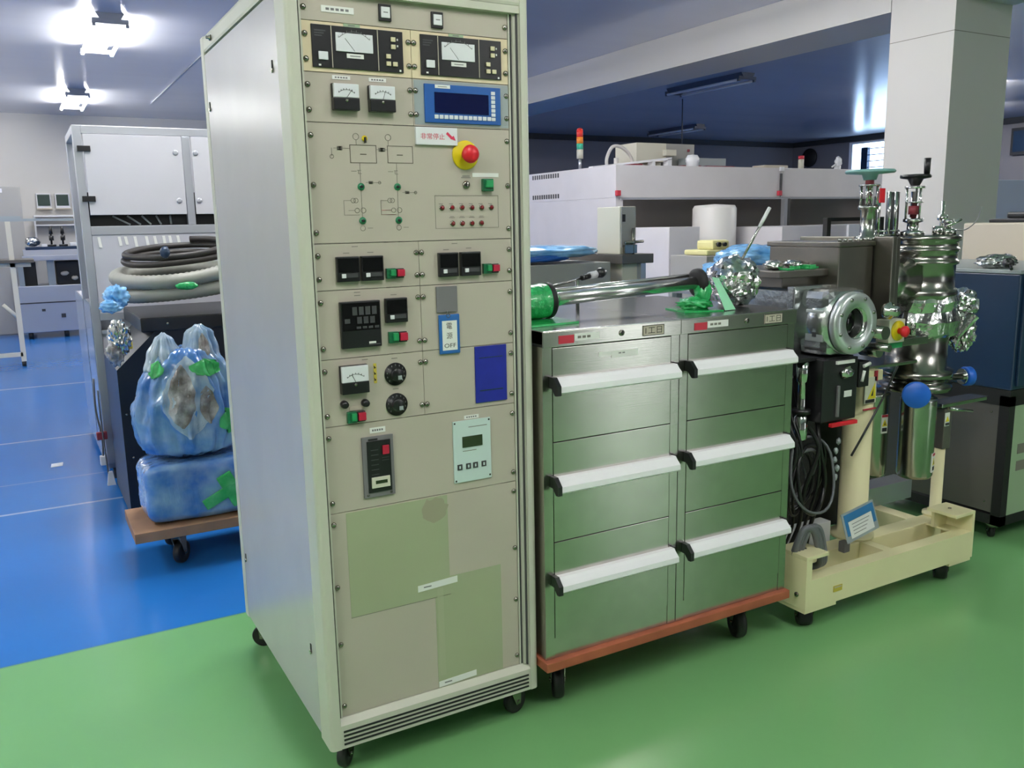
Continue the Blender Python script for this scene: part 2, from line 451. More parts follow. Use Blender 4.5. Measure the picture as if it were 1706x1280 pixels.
for (x, y, lb) in ((.24, 2.3, 'above the framed white machine'), (.24, -1.7, 'straight above the camera side of the beige rack'), (-2.5, -1.7, 'behind and left of the camera'), (-2.5, 2.3, 'left of the beige rack, out of frame'), (-2.5, 6.2, 'left of the nearer visible lamp'), (-2.5, 10.1, 'left of the farther visible lamp'), (2.3, 2.2, 'above the space behind the steel cabinets'), (8.3, 1.9, 'beyond the beam, right of the frame'), (11.6, 1.9, 'far right of the frame'), (2.85, -2.8, 'behind and right of the camera'), (11.9, 6.7, 'farthest beyond the beam, hidden by the column'), (10.0, 5.42, 'farther beyond the beam, hidden by the column')):  # unseen lamps, guessed and added to brighten the room
    lamp(x, y, True, 'added unseen lit ceiling lamp '+lb, 'unseen ceiling lamps added for brightness')
lamp(6.7, 6.25, False, 'unlit ceiling lamp beyond the beam, the nearer of the two dark ones', 'unlit ceiling lamps')
lamp(9.7, 10.4, False, 'unlit ceiling lamp far beyond the beam near the wall corner', 'unlit ceiling lamps')
g = G().m('dark_grey').cyl((7.41, 7.54, 2.15), (7.41, 7.54, H), .008, seg=8)
tag(g.build('hanging_rod'), 'thin dark rod hanging from the ceiling beyond the white beam', 'rod')

# ------------------------------------------------------------------ instrument rack
rack = thing('instrument_rack', 'tall beige instrument rack full of meters, switches and controllers', 'rack', (.245, .41, 0))
RX0, RX1, RY0, RY1, RB, RT = -.0366, .526, -.02, .85, .098, 1.83
def post_poly(x0, x1, y0, y1, r, left):
    pts = []
    for k in range(7):
        a = PI/2*k/6
        pts.append((x0+r-r*math.cos(a), y0+r-r*math.sin(a)) if left else (x1-r+r*math.sin(a), y0+r-r*math.cos(a)))
    if left: return [(x0, y1)]+pts+[(x1, y0), (x1, y1)]
    return [(x0, y1), (x0, y0)]+pts+[(x1, y1)]
g = G().m('rack_paint')
g.prism(post_poly(RX0, -.011, RY0, .055, .012, True), 'xy', RB, RT)
g.prism(post_poly(.503, RX1, RY0, .055, .012, False), 'xy', RB, RT)
for x0, x1 in ((RX0, RX0+.04), (RX1-.04, RX1)):
    g.box(x0, x1, RY1-.04, RY1, RB, RT, .004)
g.box(RX0+.001, RX1-.001, RY0+.002, RY1, 1.785, RT-.001, .008)
g.box(-.011, .503, RY0+.002, .05, RB, .152)
g.box(-.011, .503, RY0+.004, .05, 1.77, 1.786)
g.prism([(RY0+.002, .152), (RY0+.002, .156), (-.003, .168), (.05, .168), (.05, .152)], 'yz', -.011, .503)
g.m('dark_grey').box(-.0105, -.004, -.001, .04, .168, 1.77).box(.484, .490, -.001, .04, .168, 1.77).box(.4965, .4995, -.014, .04, .168, 1.77)
g.m('rack_paint').box(-.004, .0, -.004, .04, .168, 1.77).box(.490, .4965, -.008, .04, .168, 1.77).box(.4995, .503, -.012, .04, .168, 1.77).box(.4805, .484, -.003, .04, .168, 1.77)
g.build('frame', rack)
g = G().m('ink')
for k in range(4): g.box(-.004, .497, RY0+.0005, RY0+.004, .107+k*.0105, .1115+k*.0105)
g.build('vent_slots', rack)
G().m('rack_side').box(RX0+.001, RX0+.006, .058, RY1-.042, RB+.01, 1.778).build('side_panel', rack, 'smooth grey side panel')
G().m('rack_side').box(RX1-.006, RX1-.001, .058, RY1-.042, RB+.01, 1.778).build('side_panel', rack)
G().m('rack_side').box(RX0+.04, RX1-.04, RY1-.006, RY1-.002, RB+.01, 1.78).build('back_panel', rack)
G().m('dark_grey').box(RX0+.01, RX1-.01, .055, RY1-.02, RB, RB+.01).build('bottom_plate', rack)
for (y, z) in ((.1, 1.63), (.78, 1.63), (.1, .3), (.78, .3)):
    g = G().m('screw_metal').cyl((RX0+.002, y, z), (RX0-.003, y, z), .006, seg=12); g.m('ink').box(RX0-.001, RX0+.002, y-.003, y+.003, z+.005, z+.02)
    g.build('side_latch', rack)
G().m('screw_metal').lathe([(.008, 0), (.008, .004), (.004, .006), (.004, .012), (0, .012)], (RX0+.0, .70, 1.806), (-1, 0, 0), seg=12).build('lifting_bolt', rack)
for (x, y, a) in ((.01, .05, .9), (.475, .05, .3), (.02, .79, 2.6), (.475, .79, .3)):
    caster(rack, x, y, RB, .034, .022, a)

# panels
scr = [None]
def screw(panel, x, z):
    if scr[0] is None:
        g = G().m('screw_metal').lathe([(.0062, 0), (.0062, .0015), (.005, .004), (.002, .0052), (0, .0052)], (x, 0, z), (0, -1, 0), seg=14)
        o = g.build('screw', panel); scr[0] = (o, x, z)
    else:
        o0, x0, z0 = scr[0]; o = o0.copy(); COL.objects.link(o); o.parent = panel
        o.location = (x-x0, 0, z-z0)
    return o
def panel(x0, x1, z0, z1, m='panel_paint', screws=(), label=None, y=0.):
    g = G().m(m).box(x0+.0006, x1-.0006, y, y+.004, z0+.0008, z1-.0008)
    p = g.build('panel', rack, label)
    for x, z in screws: screw(p, x, z)
    return p
LX, RXs = .0068, .4732
p_top = panel(0, .48, 1.7155, 1.771, screws=[(LX, 1.74), (RXs, 1.74)])
p_gL = panel(0, .24, 1.6155, 1.7155, 'gold_panel', [(LX, 1.689), (LX, 1.64), (.2335, 1.689), (.2335, 1.64)], 'gold-beige panel')
p_gR = panel(.24, .48, 1.6155, 1.7155, 'gold_panel', [(RXs, 1.689), (RXs, 1.64), (.2465, 1.689), (.2465, 1.64)], 'gold-beige panel')
p_mL = panel(0, .24, 1.5155, 1.6155, screws=[(LX, 1.59), (LX, 1.54), (.2335, 1.59), (.2335, 1.54)])
p_mR = panel(.24, .48, 1.5155, 1.6155, screws=[(RXs, 1.59), (RXs, 1.54), (.2465, 1.59), (.2465, 1.54)])
p_mim = panel(0, .48, 1.2655, 1.5155, screws=[(x, z) for x in (LX, RXs) for z in (1.489, 1.388, 1.289)])
p_tL = panel(0, .24, 1.1655, 1.2655, screws=[(LX, 1.24), (LX, 1.19), (.2335, 1.24), (.2335, 1.19)])
p_tR = panel(.24, .48, 1.1655, 1.2655, screws=[(RXs, 1.24), (RXs, 1.19), (.2465, 1.24), (.2465, 1.19)])
p_bL = panel(0, .24, 1.0155, 1.1655, screws=[(LX, 1.14), (LX, 1.04), (.2335, 1.14), (.2335, 1.04)])
p_bR = panel(.24, .48, 1.0155, 1.1655, screws=[(RXs, 1.14), (RXs, 1.04), (.2465, 1.14), (.2465, 1.04)])
p_kL = panel(0, .24, .8655, 1.0155, screws=[(LX, .99), (LX, .89), (.2335, .99), (.2335, .89)])
p_kR = panel(.24, .48, .8655, 1.0155, screws=[(RXs, .99), (RXs, .89), (.2465, .99), (.2465, .89)])
p_cn = panel(0, .48, .6655, .8655, screws=[(x, z) for x in (LX, RXs) for z in (.84, .69)])
p_low = panel(0, .48, .168, .6655, screws=[(x, z) for x in (LX, RXs) for z in (.64, .49, .35, .195)])

# on the top panel
def plate_label(parent, x0, x1, z0, z1, txt=None, m='white_paper', ink='ink', d=.0012, name='label_plate', size=None, y=0.):
    g = G().m(m).box(x0, x1, y-d, y, z0, z1)
    if txt: g.m(ink).text(txt, (x0+x1)/2, y-d-.0003, (z0+z1)/2, size or (z1-z0)*.85, width=(x1-x0)*.8)
    else:
        g.m('mid_grey'); zc = (z0+z1)/2; n = 5; wd = (x1-x0)
        for k in range(n): g.box(x0+wd*(.14+.15*k), x0+wd*(.24+.15*k), y-d-.0003, y-d, zc-(z1-z0)*.18, zc+(z1-z0)*.18)
    return g.build(name, parent)
plate_label(rack, .044, .114, 1.734, 1.747)
for x0, z1 in ((.168, 1.761), (.289, 1.757)):
    g = G().m('black_plastic').box(x0, x0+.028, -.006, 0, z1-.034, z1, .0015)
    g.m('white_plastic').box(x0+.004, x0+.024, -.0085, -.005, z1-.028, z1-.006, .001)
    g.m('mid_grey').box(x0+.009, x0+.019, -.0088, -.0084, z1-.018, z1-.016)
    g.build('lamp_switch', rack)
# vacuum gauge controllers
def gauge(x0, seed):
    x1, z0, z1 = x0+.2, 1.6245, 1.7085
    g = G().m('black_plastic').box(x0, x1, -.004, 0, z0, z1, .001)
    g.m('beige'); 
    for d in (.041, .142): g.box(x0+d, x0+d+.0015, -.0048, -.003, z0+.001, z1-.001)
    g.m('dark_grey')
    for k in range(3): g.box(x0+.006, x0+.006+.024-.004*k, -.0043, -.0038, z1-.013-k*.005, z1-.0105-k*.005)
    c = g.build('gauge_controller', rack, 'black gauge controller')
    g = G().m('meter_face').box(x0+.05, x0+.131, -.007, -.0035, z0+.034, z1-.013, .001)
    g.m('ink')
    cx, cz = x0+.09, z0+.026
    pts = [(cx+.048*math.sin(a), -.0073, cz+.048*math.cos(a)) for a in [-.75+1.5*i/14 for i in range(15)]]
    g.m('mid_grey').tube(pts, .0006, 4)
    for i in range(0, 15, 2):
        a = -.75+1.5*i/14
        g.box(cx+.05*math.sin(a)-.0005, cx+.05*math.sin(a)+.0005, -.0074, -.0071, cz+.047*math.cos(a), cz+.052*math.cos(a))
    g.m('ink').cyl((cx, -.0073, z0+.036), (cx-.02, -.0073, z0+.06), .0004, seg=5)
    g.build('dial', c)
    G().m('white_paper').box(x0+.073, x0+.11, -.0048, -.004, z0+.022, z0+.031).m('mid_grey').box(x0+.08, x0+.103, -.0051, -.0047, z0+.0255, z0+.0272).build('caption_plate', c)
    g = G().m('meter_face').box(x0+.012, x0+.032, -.008, -.004, z0+.015, z0+.031, .001); g.build('power_button', c)
    for dx, dz in ((.172, .062), (.172, .047), (.160, .027), (.160, .012), (.175, .012)):
        G().m('cream_button').box(x0+dx, x0+dx+.01, -.008, -.004, z0+dz, z0+dz+.009, .0008).build('button', c)
    G().m('white_paper').box(x0+.012, x0+.017, -.0046, -.004, z0+.003, z0+.0065).box(x0+.19, x0+.194, -.0046, -.004, z0+.002, z0+.006).box(x0+.186, x0+.189, -.0046, -.004, z0+.065, z0+.069).box(x0+.186, x0+.189, -.0046, -.004, z0+.052, z0+.056).build('mark', c)
    G().m('pale_green').box(x0+.07, x0+.106, -.0012, 0, z1+.0006, z1+.0066).m('mid_grey').box(x0+.08, x0+.095, -.0015, -.001, z1+.0025, z1+.0045).build('sticker', c)
gauge(.020, 1); gauge(.261, 2)
def square_meter(x0, x1, z0, z1, zm, depth, white_lab, nd=.1):
    g = G().m('black_plastic').box(x0, x1, -depth, 0, z0, zm, .002)
    g.box(x0, x1, -depth*.5, 0, zm-.001, z1, .001)
    c = g.build('panel_meter', rack, 'analogue panel meter')
    g = G().m('meter_face').box(x0+.001, x1-.001, -depth, -depth*.5, zm, z1-.001, .0015)
    cx = (x0+x1)/2; R = (x1-x0)*.42
    g.m('ink')
    pts = [(cx+R*math.sin(a), -depth-.0003, zm-.006+R*.9*math.cos(a)) for a in [-.8+1.6*i/12 for i in range(13)]]
    g.tube(pts, .0005, 4)
    for i in range(0, 13, 2): 
        q = pts[i]; g.box(q[0]-.0005, q[0]+.0005, -depth-.0006, -depth, q[2], q[2]+.003)
    g.cyl((cx, -depth-.0004, zm), (cx+nd*R, -depth-.0004, zm+.016), .0005, seg=5)
    g.build('dial', c)
    G().m('screw_metal').lathe([(.0035, 0), (.0035, .001), (0, .0012)], (cx, -depth, zm-.006), (0, -1, 0), seg=12).build('zero_screw', c)
    if white_lab: plate_label(rack, *white_lab)
    return c
square_meter(.0555, .112, 1.54, 1.594, 1.5655, .018, (.06, .099, 1.603, 1.611), .5)
square_meter(.1355, .193, 1.54, 1.594, 1.5655, .018, (.14, .179, 1.603, 1.611), .2)
# touch panel
g = G().m('placard_grey').box(.243, .478, -.0015, 0, 1.519, 1.613)
g.m('blue_hmi').box(.266, .456, -.006, 0, 1.524, 1.606, .001)
c = g.build('display_unit', rack, 'blue display unit with dark screen')
G().m('screen_blue').box(.289, .424, -.0075, -.005, 1.545, 1.589, .0005).build('screen', c)
for k in range(12): G().m('meter_face').box(.288+k*.012, .2975+k*.012, -.0078, -.005, 1.5325, 1.541, .0006).build('key', c)
for k in range(7): G().m('meter_face').box(.431, .441, -.0078, -.005, 1.5325+k*.0095, 1.5400+k*.0095, .0006).build('key', c)
G().m('white_paper').box(.291, .328, -.0068, -.006, 1.5975, 1.605).m('mid_grey').box(.298, .32, -.007, -.0067, 1.6005, 1.6018).build('sticker', c)
# red and white sign
g = G().m('white_plastic').box(.241, .342, -.008, 0, 1.4755, 1.5135, .001)
g.m('sign_red').text('非常停止', .281, -.0084, 1.494, .0145, width=.058)
g.prism([(.3135, 1.500), (.3175, 1.5045), (.3285, 1.4945), (.3325, 1.4965), (.337, 1.486), (.3245, 1.4895), (.3245, 1.4905)], 'xz', -.0086, -.008)
g.build('stop_sign', rack, 'white sign with red characters and arrow')
# emergency stop
g = G().m('estop_yellow').lathe([(.0, 0), (.0325, 0), (.0325, .003), (.03, .0045), (.0, .0045)], (.3635, 0, 1.4555), (0, -1, 0), seg=40)
c = g.build('emergency_stop', rack, 'yellow ring with red mushroom button')
G().m('estop_red').lathe([(0, .004), (.012, .004), (.012, .018), (.019, .021), (.0205, .026), (.019, .032), (.012, .0365), (0, .038)], (.3645, 0, 1.4565), (0, -1, 0), seg=32).build('red_button', c)
G().m('white_paper').box(.381, .449, -.001, 0, 1.4075, 1.4165).build('label_plate', rack)
g = G().m('dark_green_button').box(.403, .43, -.012, 0, 1.375, 1.4035, .002); c = g.build('green_switch', rack)
G().m('green_button').box(.408, .427, -.018, -.011, 1.383, 1.4, .002).build('switch_cap', c)
g = G().m('screw_metal').lathe([(.009, 0), (.009, .003), (.006, .005), (0, .005)], (.364, 0, 1.3895), (0, -1, 0), seg=20)
g.m('ink').box(.363, .365, -.0056, -.005, 1.384, 1.395); g.m('mid_grey').box(.352, .376, -.0006, 0, 1.405, 1.4065).box(.355, .374, -.0006, 0, 1.4085, 1.41)
g.build('key_switch', rack)
# alarm lamp box
def outline(g, x0, x1, z0, z1, t, y=-.0006):
    g.box(x0, x1, y, 0, z0, z0+t).box(x0, x1, y, 0, z1-t, z1).box(x0, x0+t, y, 0, z0, z1).box(x1-t, x1, y, 0, z0, z1)
g = G().m('ink_soft'); outline(g, .284, .447, 1.292, 1.366, .0009)
for k in range(6): g.box(.294+k*.0253, .304+k*.0253, -.0004, 0, 1.3465, 1.3478)
for k in range(4): g.box(.319+k*.0253, .333+k*.0253, -.0004, 0, 1.3155, 1.3168).box(.321+k*.0253, .331+k*.0253, -.0004, 0, 1.3185, 1.3195)
g.build('alarm_legend', rack)
def pilot(x, z, m='lamp_red', r=.0048, d=.007):
    g = G().m('screw_metal').lathe([(r*1.35, 0), (r*1.35, .0016), (r, .0022), (0, .0022)], (x, 0, z), (0, -1, 0), seg=16)
    g.m(m).lathe([(0, .002), (r, .002), (r, .0045), (r*.7, d), (0, d+.001)], (x, 0, z), (0, -1, 0), seg=16)
    return g.build('pilot_lamp', rack, {'lamp_red': 'red pilot lamp', 'lamp_green': 'green valve lamp', 'yellow_label': 'yellow lamp'}[m])
for k in range(6): pilot(.301+k*.0254, 1.3385)
for k in range(4): pilot(.327+k*.0247, 1.303)
# mimic diagram
g = G().m('ink_brown')
def ln(x0, z0, x1, z1, t=.0009):
    g.box(min(x0, x1)-t/2, max(x0, x1)+t/2, -.0006, 0, min(z0, z1)-t/2, max(z0, z1)+t/2)
def ring(x, z, r, t=.0006):
    g.tube([(x+r*math.cos(2*PI*i/18), -.0004, z+r*math.sin(2*PI*i/18)) for i in range(18)], t, 4, closed=True)
g.m('ink_brown'); outline(g, .090, .150, 1.434, 1.472, .0013); outline(g, .175, .235, 1.435, 1.472, .0013)
g.box(.113, .127, -.0006, 0, 1.4515, 1.4535).box(.197, .211, -.0006, 0, 1.4515, 1.4535)
g.m('ink_soft')
for bx in (.111, .195):
    ln(bx, 1.434, bx, 1.31); ring(bx, 1.2965, .0055); g.box(bx+.011, bx+.023, -.0004, 0, 1.296, 1.2972)
    g.box(bx-.02, bx-.008, -.0004, 0, 1.4165, 1.4177); ln(bx-.006, 1.419, bx+.002, 1.419); ln(bx-.004, 1.412, bx+.003, 1.412); ln(bx-.004, 1.412, bx-.004, 1.419)
    ring(bx-.019, 1.3555, .005); ring(bx-.013, 1.3555, .005); ln(bx-.04, 1.3555, bx-.024, 1.3555); ln(bx-.04, 1.3555, bx-.04, 1.325); ln(bx-.04, 1.325, bx-.006, 1.325)
    ring(bx-.011, 1.3345, .005); ring(bx+.003, 1.3345, .0055); ln(bx-.03, 1.3345, bx-.016, 1.3345)
    ring(bx-.017 if bx > .15 else bx-.006, 1.489, .0065); ln(bx-.017 if bx > .15 else bx-.006, 1.482, bx-.017 if bx > .15 else bx-.006, 1.472)
    ln(bx+.012, 1.3935-(.021 if bx > .15 else 0), bx+.045, 1.3935-(.021 if bx > .15 else 0)); ring(bx+.043, 1.3935-(.021 if bx > .15 else 0), .003)
    g.prism([(bx+.018, 1.3905-(.021 if bx > .15 else 0)), (bx+.028, 1.3965-(.021 if bx > .15 else 0)), (bx+.028, 1.3905-(.021 if bx > .15 else 0)), (bx+.018, 1.3965-(.021 if bx > .15 else 0))], 'xz', -.0006, 0)
ln(.055, 1.464, .09, 1.464); ln(.05, 1.464, .05, 1.449); ring(.05, 1.447, .004); g.prism([(.062, 1.460), (.074, 1.468), (.074, 1.460), (.062, 1.468)], 'xz', -.0006, 0)
g.prism([(.155, 1.459), (.17, 1.467), (.17, 1.459), (.155, 1.467)], 'xz', -.0006, 0); ln(.15, 1.463, .175, 1.463)
g.m('sign_red'); ln(.157, 1.3345, .178, 1.3345, .0006); ln(.155, 1.325, .189, 1.325, .0006)
g.build('mimic_diagram', rack, 'printed mimic diagram of pipes and chambers')
for (x, z) in ((.111, 1.3845), (.195, 1.3845), (.111, 1.3125), (.195, 1.3125)):
    gg = G().m('lamp_green').lathe([(0, 0), (.0078, 0), (.0078, .002), (.0, .002)], (x, 0, z), (0, -1, 0), seg=20)
    c = gg.build('valve_lamp', rack, 'round green valve lamp')
    G().m('ink').lathe([(0, .002), (.003, .002), (.003, .008), (0, .008)], (x, 0, z), (0, -1, 0), seg=12).build('toggle', c)
gg = G().m('estop_yellow').lathe([(0, 0), (.0062, 0), (.0062, .002), (0, .002)], (.124, 0, 1.4855), (0, -1, 0), seg=20)
gg.m('ink').box(.1225, .1255, -.009, -.002, 1.476, 1.488); gg.build('yellow_toggle', rack)
# digital controllers
def controller(x0, x1, z0, z1, big=False):
    g = G().m('black_plastic').box(x0, x1, -.012, 0, z0, z1, .002)
    c = g.build('temperature_controller', rack, 'black digital controller')
    g = G().m('glass_dark').box(x0+.003, x1-.003, -.0128, -.0115, z0+(z1-z0)*.38, z1-.004)
    if big:
        g.m('dark_grey'); h = z1-z0
        for k in range(4): g.box(x0+.026+k*.015, x0+.037+k*.015, -.0131, -.0127, z1-.030, z1-.012)
        for k in range(3): g.box(x0+.036+k*.015, x0+.047+k*.015, -.0131, -.0127, z1-.049, z1-.034)
        g.box(x0+.008, x0+.02, -.0131, -.0127, z1-.047, z1-.037)
    g.build('display', c)
    if big:
        G().m('white_paper').box(x1-.03, x1-.014, -.0128, -.012, z0+.008, z0+.0125).m('mid_grey').box(x1-.03, x1-.004, -.0128, -.012, z0+.0055, z0+.0066).build('maker_plate', c)
        g = G().m('dark_grey')
        for k in range(4): g.box(x0+.034+k*.014, x0+.044+k*.014, -.0135, -.012, z1-.060, z1-.055)
        g.build('keypad', c)
    else:
        G().m('dark_grey').box(x0+.011, x1-.006, -.0145, -.0118, z0+.009, z0+.018, .0006).build('keypad', c)
        G().m('white_plastic').box(x0+.009, x0+.018, -.0155, -.0118, z0+.0085, z0+.0175, .0006).build('button', c)
    return c
def twin(x0, x1, z0, z1):
    g = G().m('dark_green_button').box(x0, (x0+x1)/2+.0005, -.010, 0, z0, z1, .001); g.m('black_plastic').box((x0+x1)/2, x1, -.009, 0, z0+.001, z1-.001, .001)
    c = g.build('switch_pair', rack, 'green and red push button pair')
    wd = x1-x0
    G().m('green_button').box(x0+wd*.18, x0+wd*.47, -.017, -.009, z0+.006, z1-.003, .001).build('green_button', c)
    G().m('red_button').box(x0+wd*.56, x1-wd*.02, -.017, -.008, z0+.005, z1-.003, .001).build('red_button', c)
controller(.0445, .0955, 1.183, 1.237); controller(.0995, .1505, 1.183, 1.237); twin(.158, .199, 1.185, 1.208)
controller(.285, .334, 1.183, 1.238); controller(.340, .392, 1.183, 1.238); twin(.4, .44, 1.1855, 1.209)
controller(.0465, .138, 1.0375, 1.14, True); controller(.151, .203, 1.087, 1.142); twin(.157, .2, 1.041, 1.0665)
g = G().m('ink_soft')
for x, z in ((.07, 1.2435), (.125, 1.2435), (.308, 1.2435), (.366, 1.2455), (.09, 1.257), (.33, 1.257), (.09, 1.151), (.175, 1.148), (.09, 1.158), (.17, 1.0045), (.17, .934), (.1, 1.008)):
    g.box(x-.007, x+.007, -.0005, 0, z, z+.0016)
g.build('printed_captions', rack)
# voltmeter, fuses, knobs
square_meter(.039, .102, .937, 1.0, .9635, .018, None, -.3)
g = G().m('yellow_label').box(.119, .126, -.001, 0, .953, .998); g.m('ink')
for k in range(3): g.prism([(.1195, .994-k*.014), (.1245, .988-k*.014), (.1205, .986-k*.014)], 'xz', -.0014, -.001)
g.build('warning_strip', rack, 'narrow yellow warning strip')
for x, z in ((.046, .9135), (.0945, .9115)):
    G().m('black_plastic').lathe([(0, 0), (.009, 0), (.009, .006), (.0075, .014), (.003, .0155), (0, .0155)], (x, 0, z), (0, -1, 0), seg=20).build('fuse_holder', rack)
for zc in (.969, .8985):
    g = G().m('black_plastic').lathe([(0, 0), (.0262, 0), (.0262, .003), (.016, .0045), (.015, .014), (.013, .016), (0, .016)], (.1705, 0, zc), (0, -1, 0), seg=36)
    c = g.build('rheostat_knob', rack, 'large black numbered knob')
    g = G().m('mid_grey')
    for i in range(11):
        a = -2.3+4.6*i/10; g.box(.1705+.021*math.sin(a)-.0009, .1705+.021*math.sin(a)+.0009, -.0042, -.0035, zc+.021*math.cos(a)-.0018, zc+.021*math.cos(a)+.0018)
    g.build('scale', c)
    G().m('placard_grey').box(.171, .180, -.0172, -.0155, zc-.011, zc-.002).build('pointer', c)
twin(.0505, .092, .87, .8955)
G().m('beige').box(.058, .09, -.002, 0, .897, .906).build('caption_plate', rack)
# tags and cards
g = G().m('mid_grey').box(.278, .331, -.005, -.0005, 1.1015, 1.161, .001)
g.cyl((.3045, -.005, 1.104), (.3045, -.009, 1.099), .0014, seg=8)
tag(g.build('magnet_plate', label=None), 'square grey magnetic hook plate above the hanging tag on the rack', 'magnet')
t = thing('hanging_tag', 'blue-framed white tag with characters and OFF hanging on the rack', 'tag', (.307, -.006, 1.003))
G().m('tag_blue').box(.281, .334, -.0065, -.0025, 1.004, 1.096, .002).build('frame', t)
G().m('white_paper').box(.2885, .3265, -.0072, -.006, 1.0125, 1.0815).build('card', t)
g = G().m('ink_brown').text('電', .3065, -.0075, 1.0695, .0165).text('源', .3065, -.0075, 1.0465, .0165).m('ink').text('OFF', .3075, -.0075, 1.0235, .014, width=.03)
g.build('lettering', t)
G().m('screw_metal').tube(spline([(.3045, -.0075, 1.099), (.300, -.007, 1.094), (.3045, -.0068, 1.0885), (.309, -.007, 1.094)], 5, True), .0007, 5, closed=True).build('ring', t)
g = G().m('blue_card').box(.373, .4585, -.004, -.0005, .877, 1.014, .001)
g.m('navy').box(.384, .447, -.0045, -.0038, .905, .908).box(.384, .447, -.0045, -.0038, .985, .987)
tag(g.build('blue_board'), 'dark blue rectangular magnet board stuck on the rack front', 'board')
# counter box and white timer
g = G().m('mid_grey').box(.081, .156, -.006, 0, .69, .832, .001); g.m('ink').box(.096, .118, -.0068, -.005, .8235, .8275)
c = g.build('counter_unit', rack, 'grey-framed black counter unit')
g = G().m('black_plastic').box(.0915, .148, -.0085, -.005, .7015, .822, .001); g.build('face', c)
g = G().m('dark_grey')
for k in range(6): g.box(.1, .118, -.0088, -.0084, .80-k*.0115, .802-k*.0115)
g.box(.126, .143, -.0088, -.0084, .774, .7755).box(.126, .143, -.0088, -.0084, .78, .7812); g.build('printed_captions', c)
G().m('red_button').box(.1275, .143, -.013, -.008, .789, .8095, .001).build('red_button', c)
g = G().m('beige_light').box(.0985, .143, -.011, -.008, .712, .7375, .001); g.m('lcd').box(.1075, .136, -.0114, -.0108, .7215, .7295); g.build('readout', c)
G().m('screw_metal').lathe([(.003, 0), (0, .002)], (.146, -.006, .696), (0, -1, 0), seg=8).lathe([(.003, 0), (0, .002)], (.09, -.006, .696), (0, -1, 0), seg=8).build('screw', c)
plate_label(rack, .103, .14, .839, .8515)
g = G().m('mint').box(.309, .41, -.004, 0, .687, .839, .001)
c = g.build('timer_unit', rack, 'pale white timer unit with small screen')
G().m('lcd').box(.3325, .3865, -.0055, -.0035, .7725, .7995, .0005).build('screen', c)
for x in (.324, .347, .366, .389): G().m('dark_grey').box(x-.0065, x+.0065, -.0055, -.0035, .7185, .7325, .0005).m('mint').box(x-.002, x+.002, -.0058, -.0054, .722, .729).build('button', c)
g = G().m('ink_soft').box(.35, .40, -.0044, -.004, .821, .8225).box(.333, .37, -.0044, -.004, .763, .7645); g.m('ink')
for x, z in ((.3135, .834), (.4055, .834), (.3135, .692), (.4055, .695)): g.box(x-.002, x+.002, -.0046, -.004, z-.002, z+.002)
g.build('printed_marks', c)
plate_label(rack, .341, .38, .841, .85)
# door plates of the lower panel: worn films
g = G().m('worn_patch').box(.036, .289, -.0008, 0, .409, .662)
g.build('film', rack, 'faded greenish film')
g = G().m('stain_patch').prism([(.255+.034*math.cos(2*PI*i/26)*(1+.3*noise.noise(Vector((i*.7, 1, 0)))), .63+.03*math.sin(2*PI*i/26)*(1+.4*noise.noise(Vector((i*.6, 4, 0))))) for i in range(26)], 'xz', -.0011, -.0007); g.build('stain', rack, 'brown stain')
G().m('ink_soft').box(.036, .29, -.0009, 0, .4075, .409).build('film_edge', rack)
g = G().m('worn_patch').box(.249, .431, -.0009, 0, .169, .455); g.m('film_streak').box(.254, .27, -.0012, -.0008, .2, .43); g.build('film', rack, 'faded greenish film')
def low_label(x0, x1, z0, z1): 
    g = G().m('white_paper').prism([(x0, z0), (x1, z0+.004), (x1, z1), (x0, z1-.004)], 'xz', -.0018, -.0009)
    g.m('mid_grey').box(x0+.015, x0+.035, -.002, -.0017, (z0+z1)/2-.002, (z0+z1)/2+.001); g.build('label_plate', rack)
low_label(.204, .309, .432, .452); low_label(.250, .354, .17, .189)

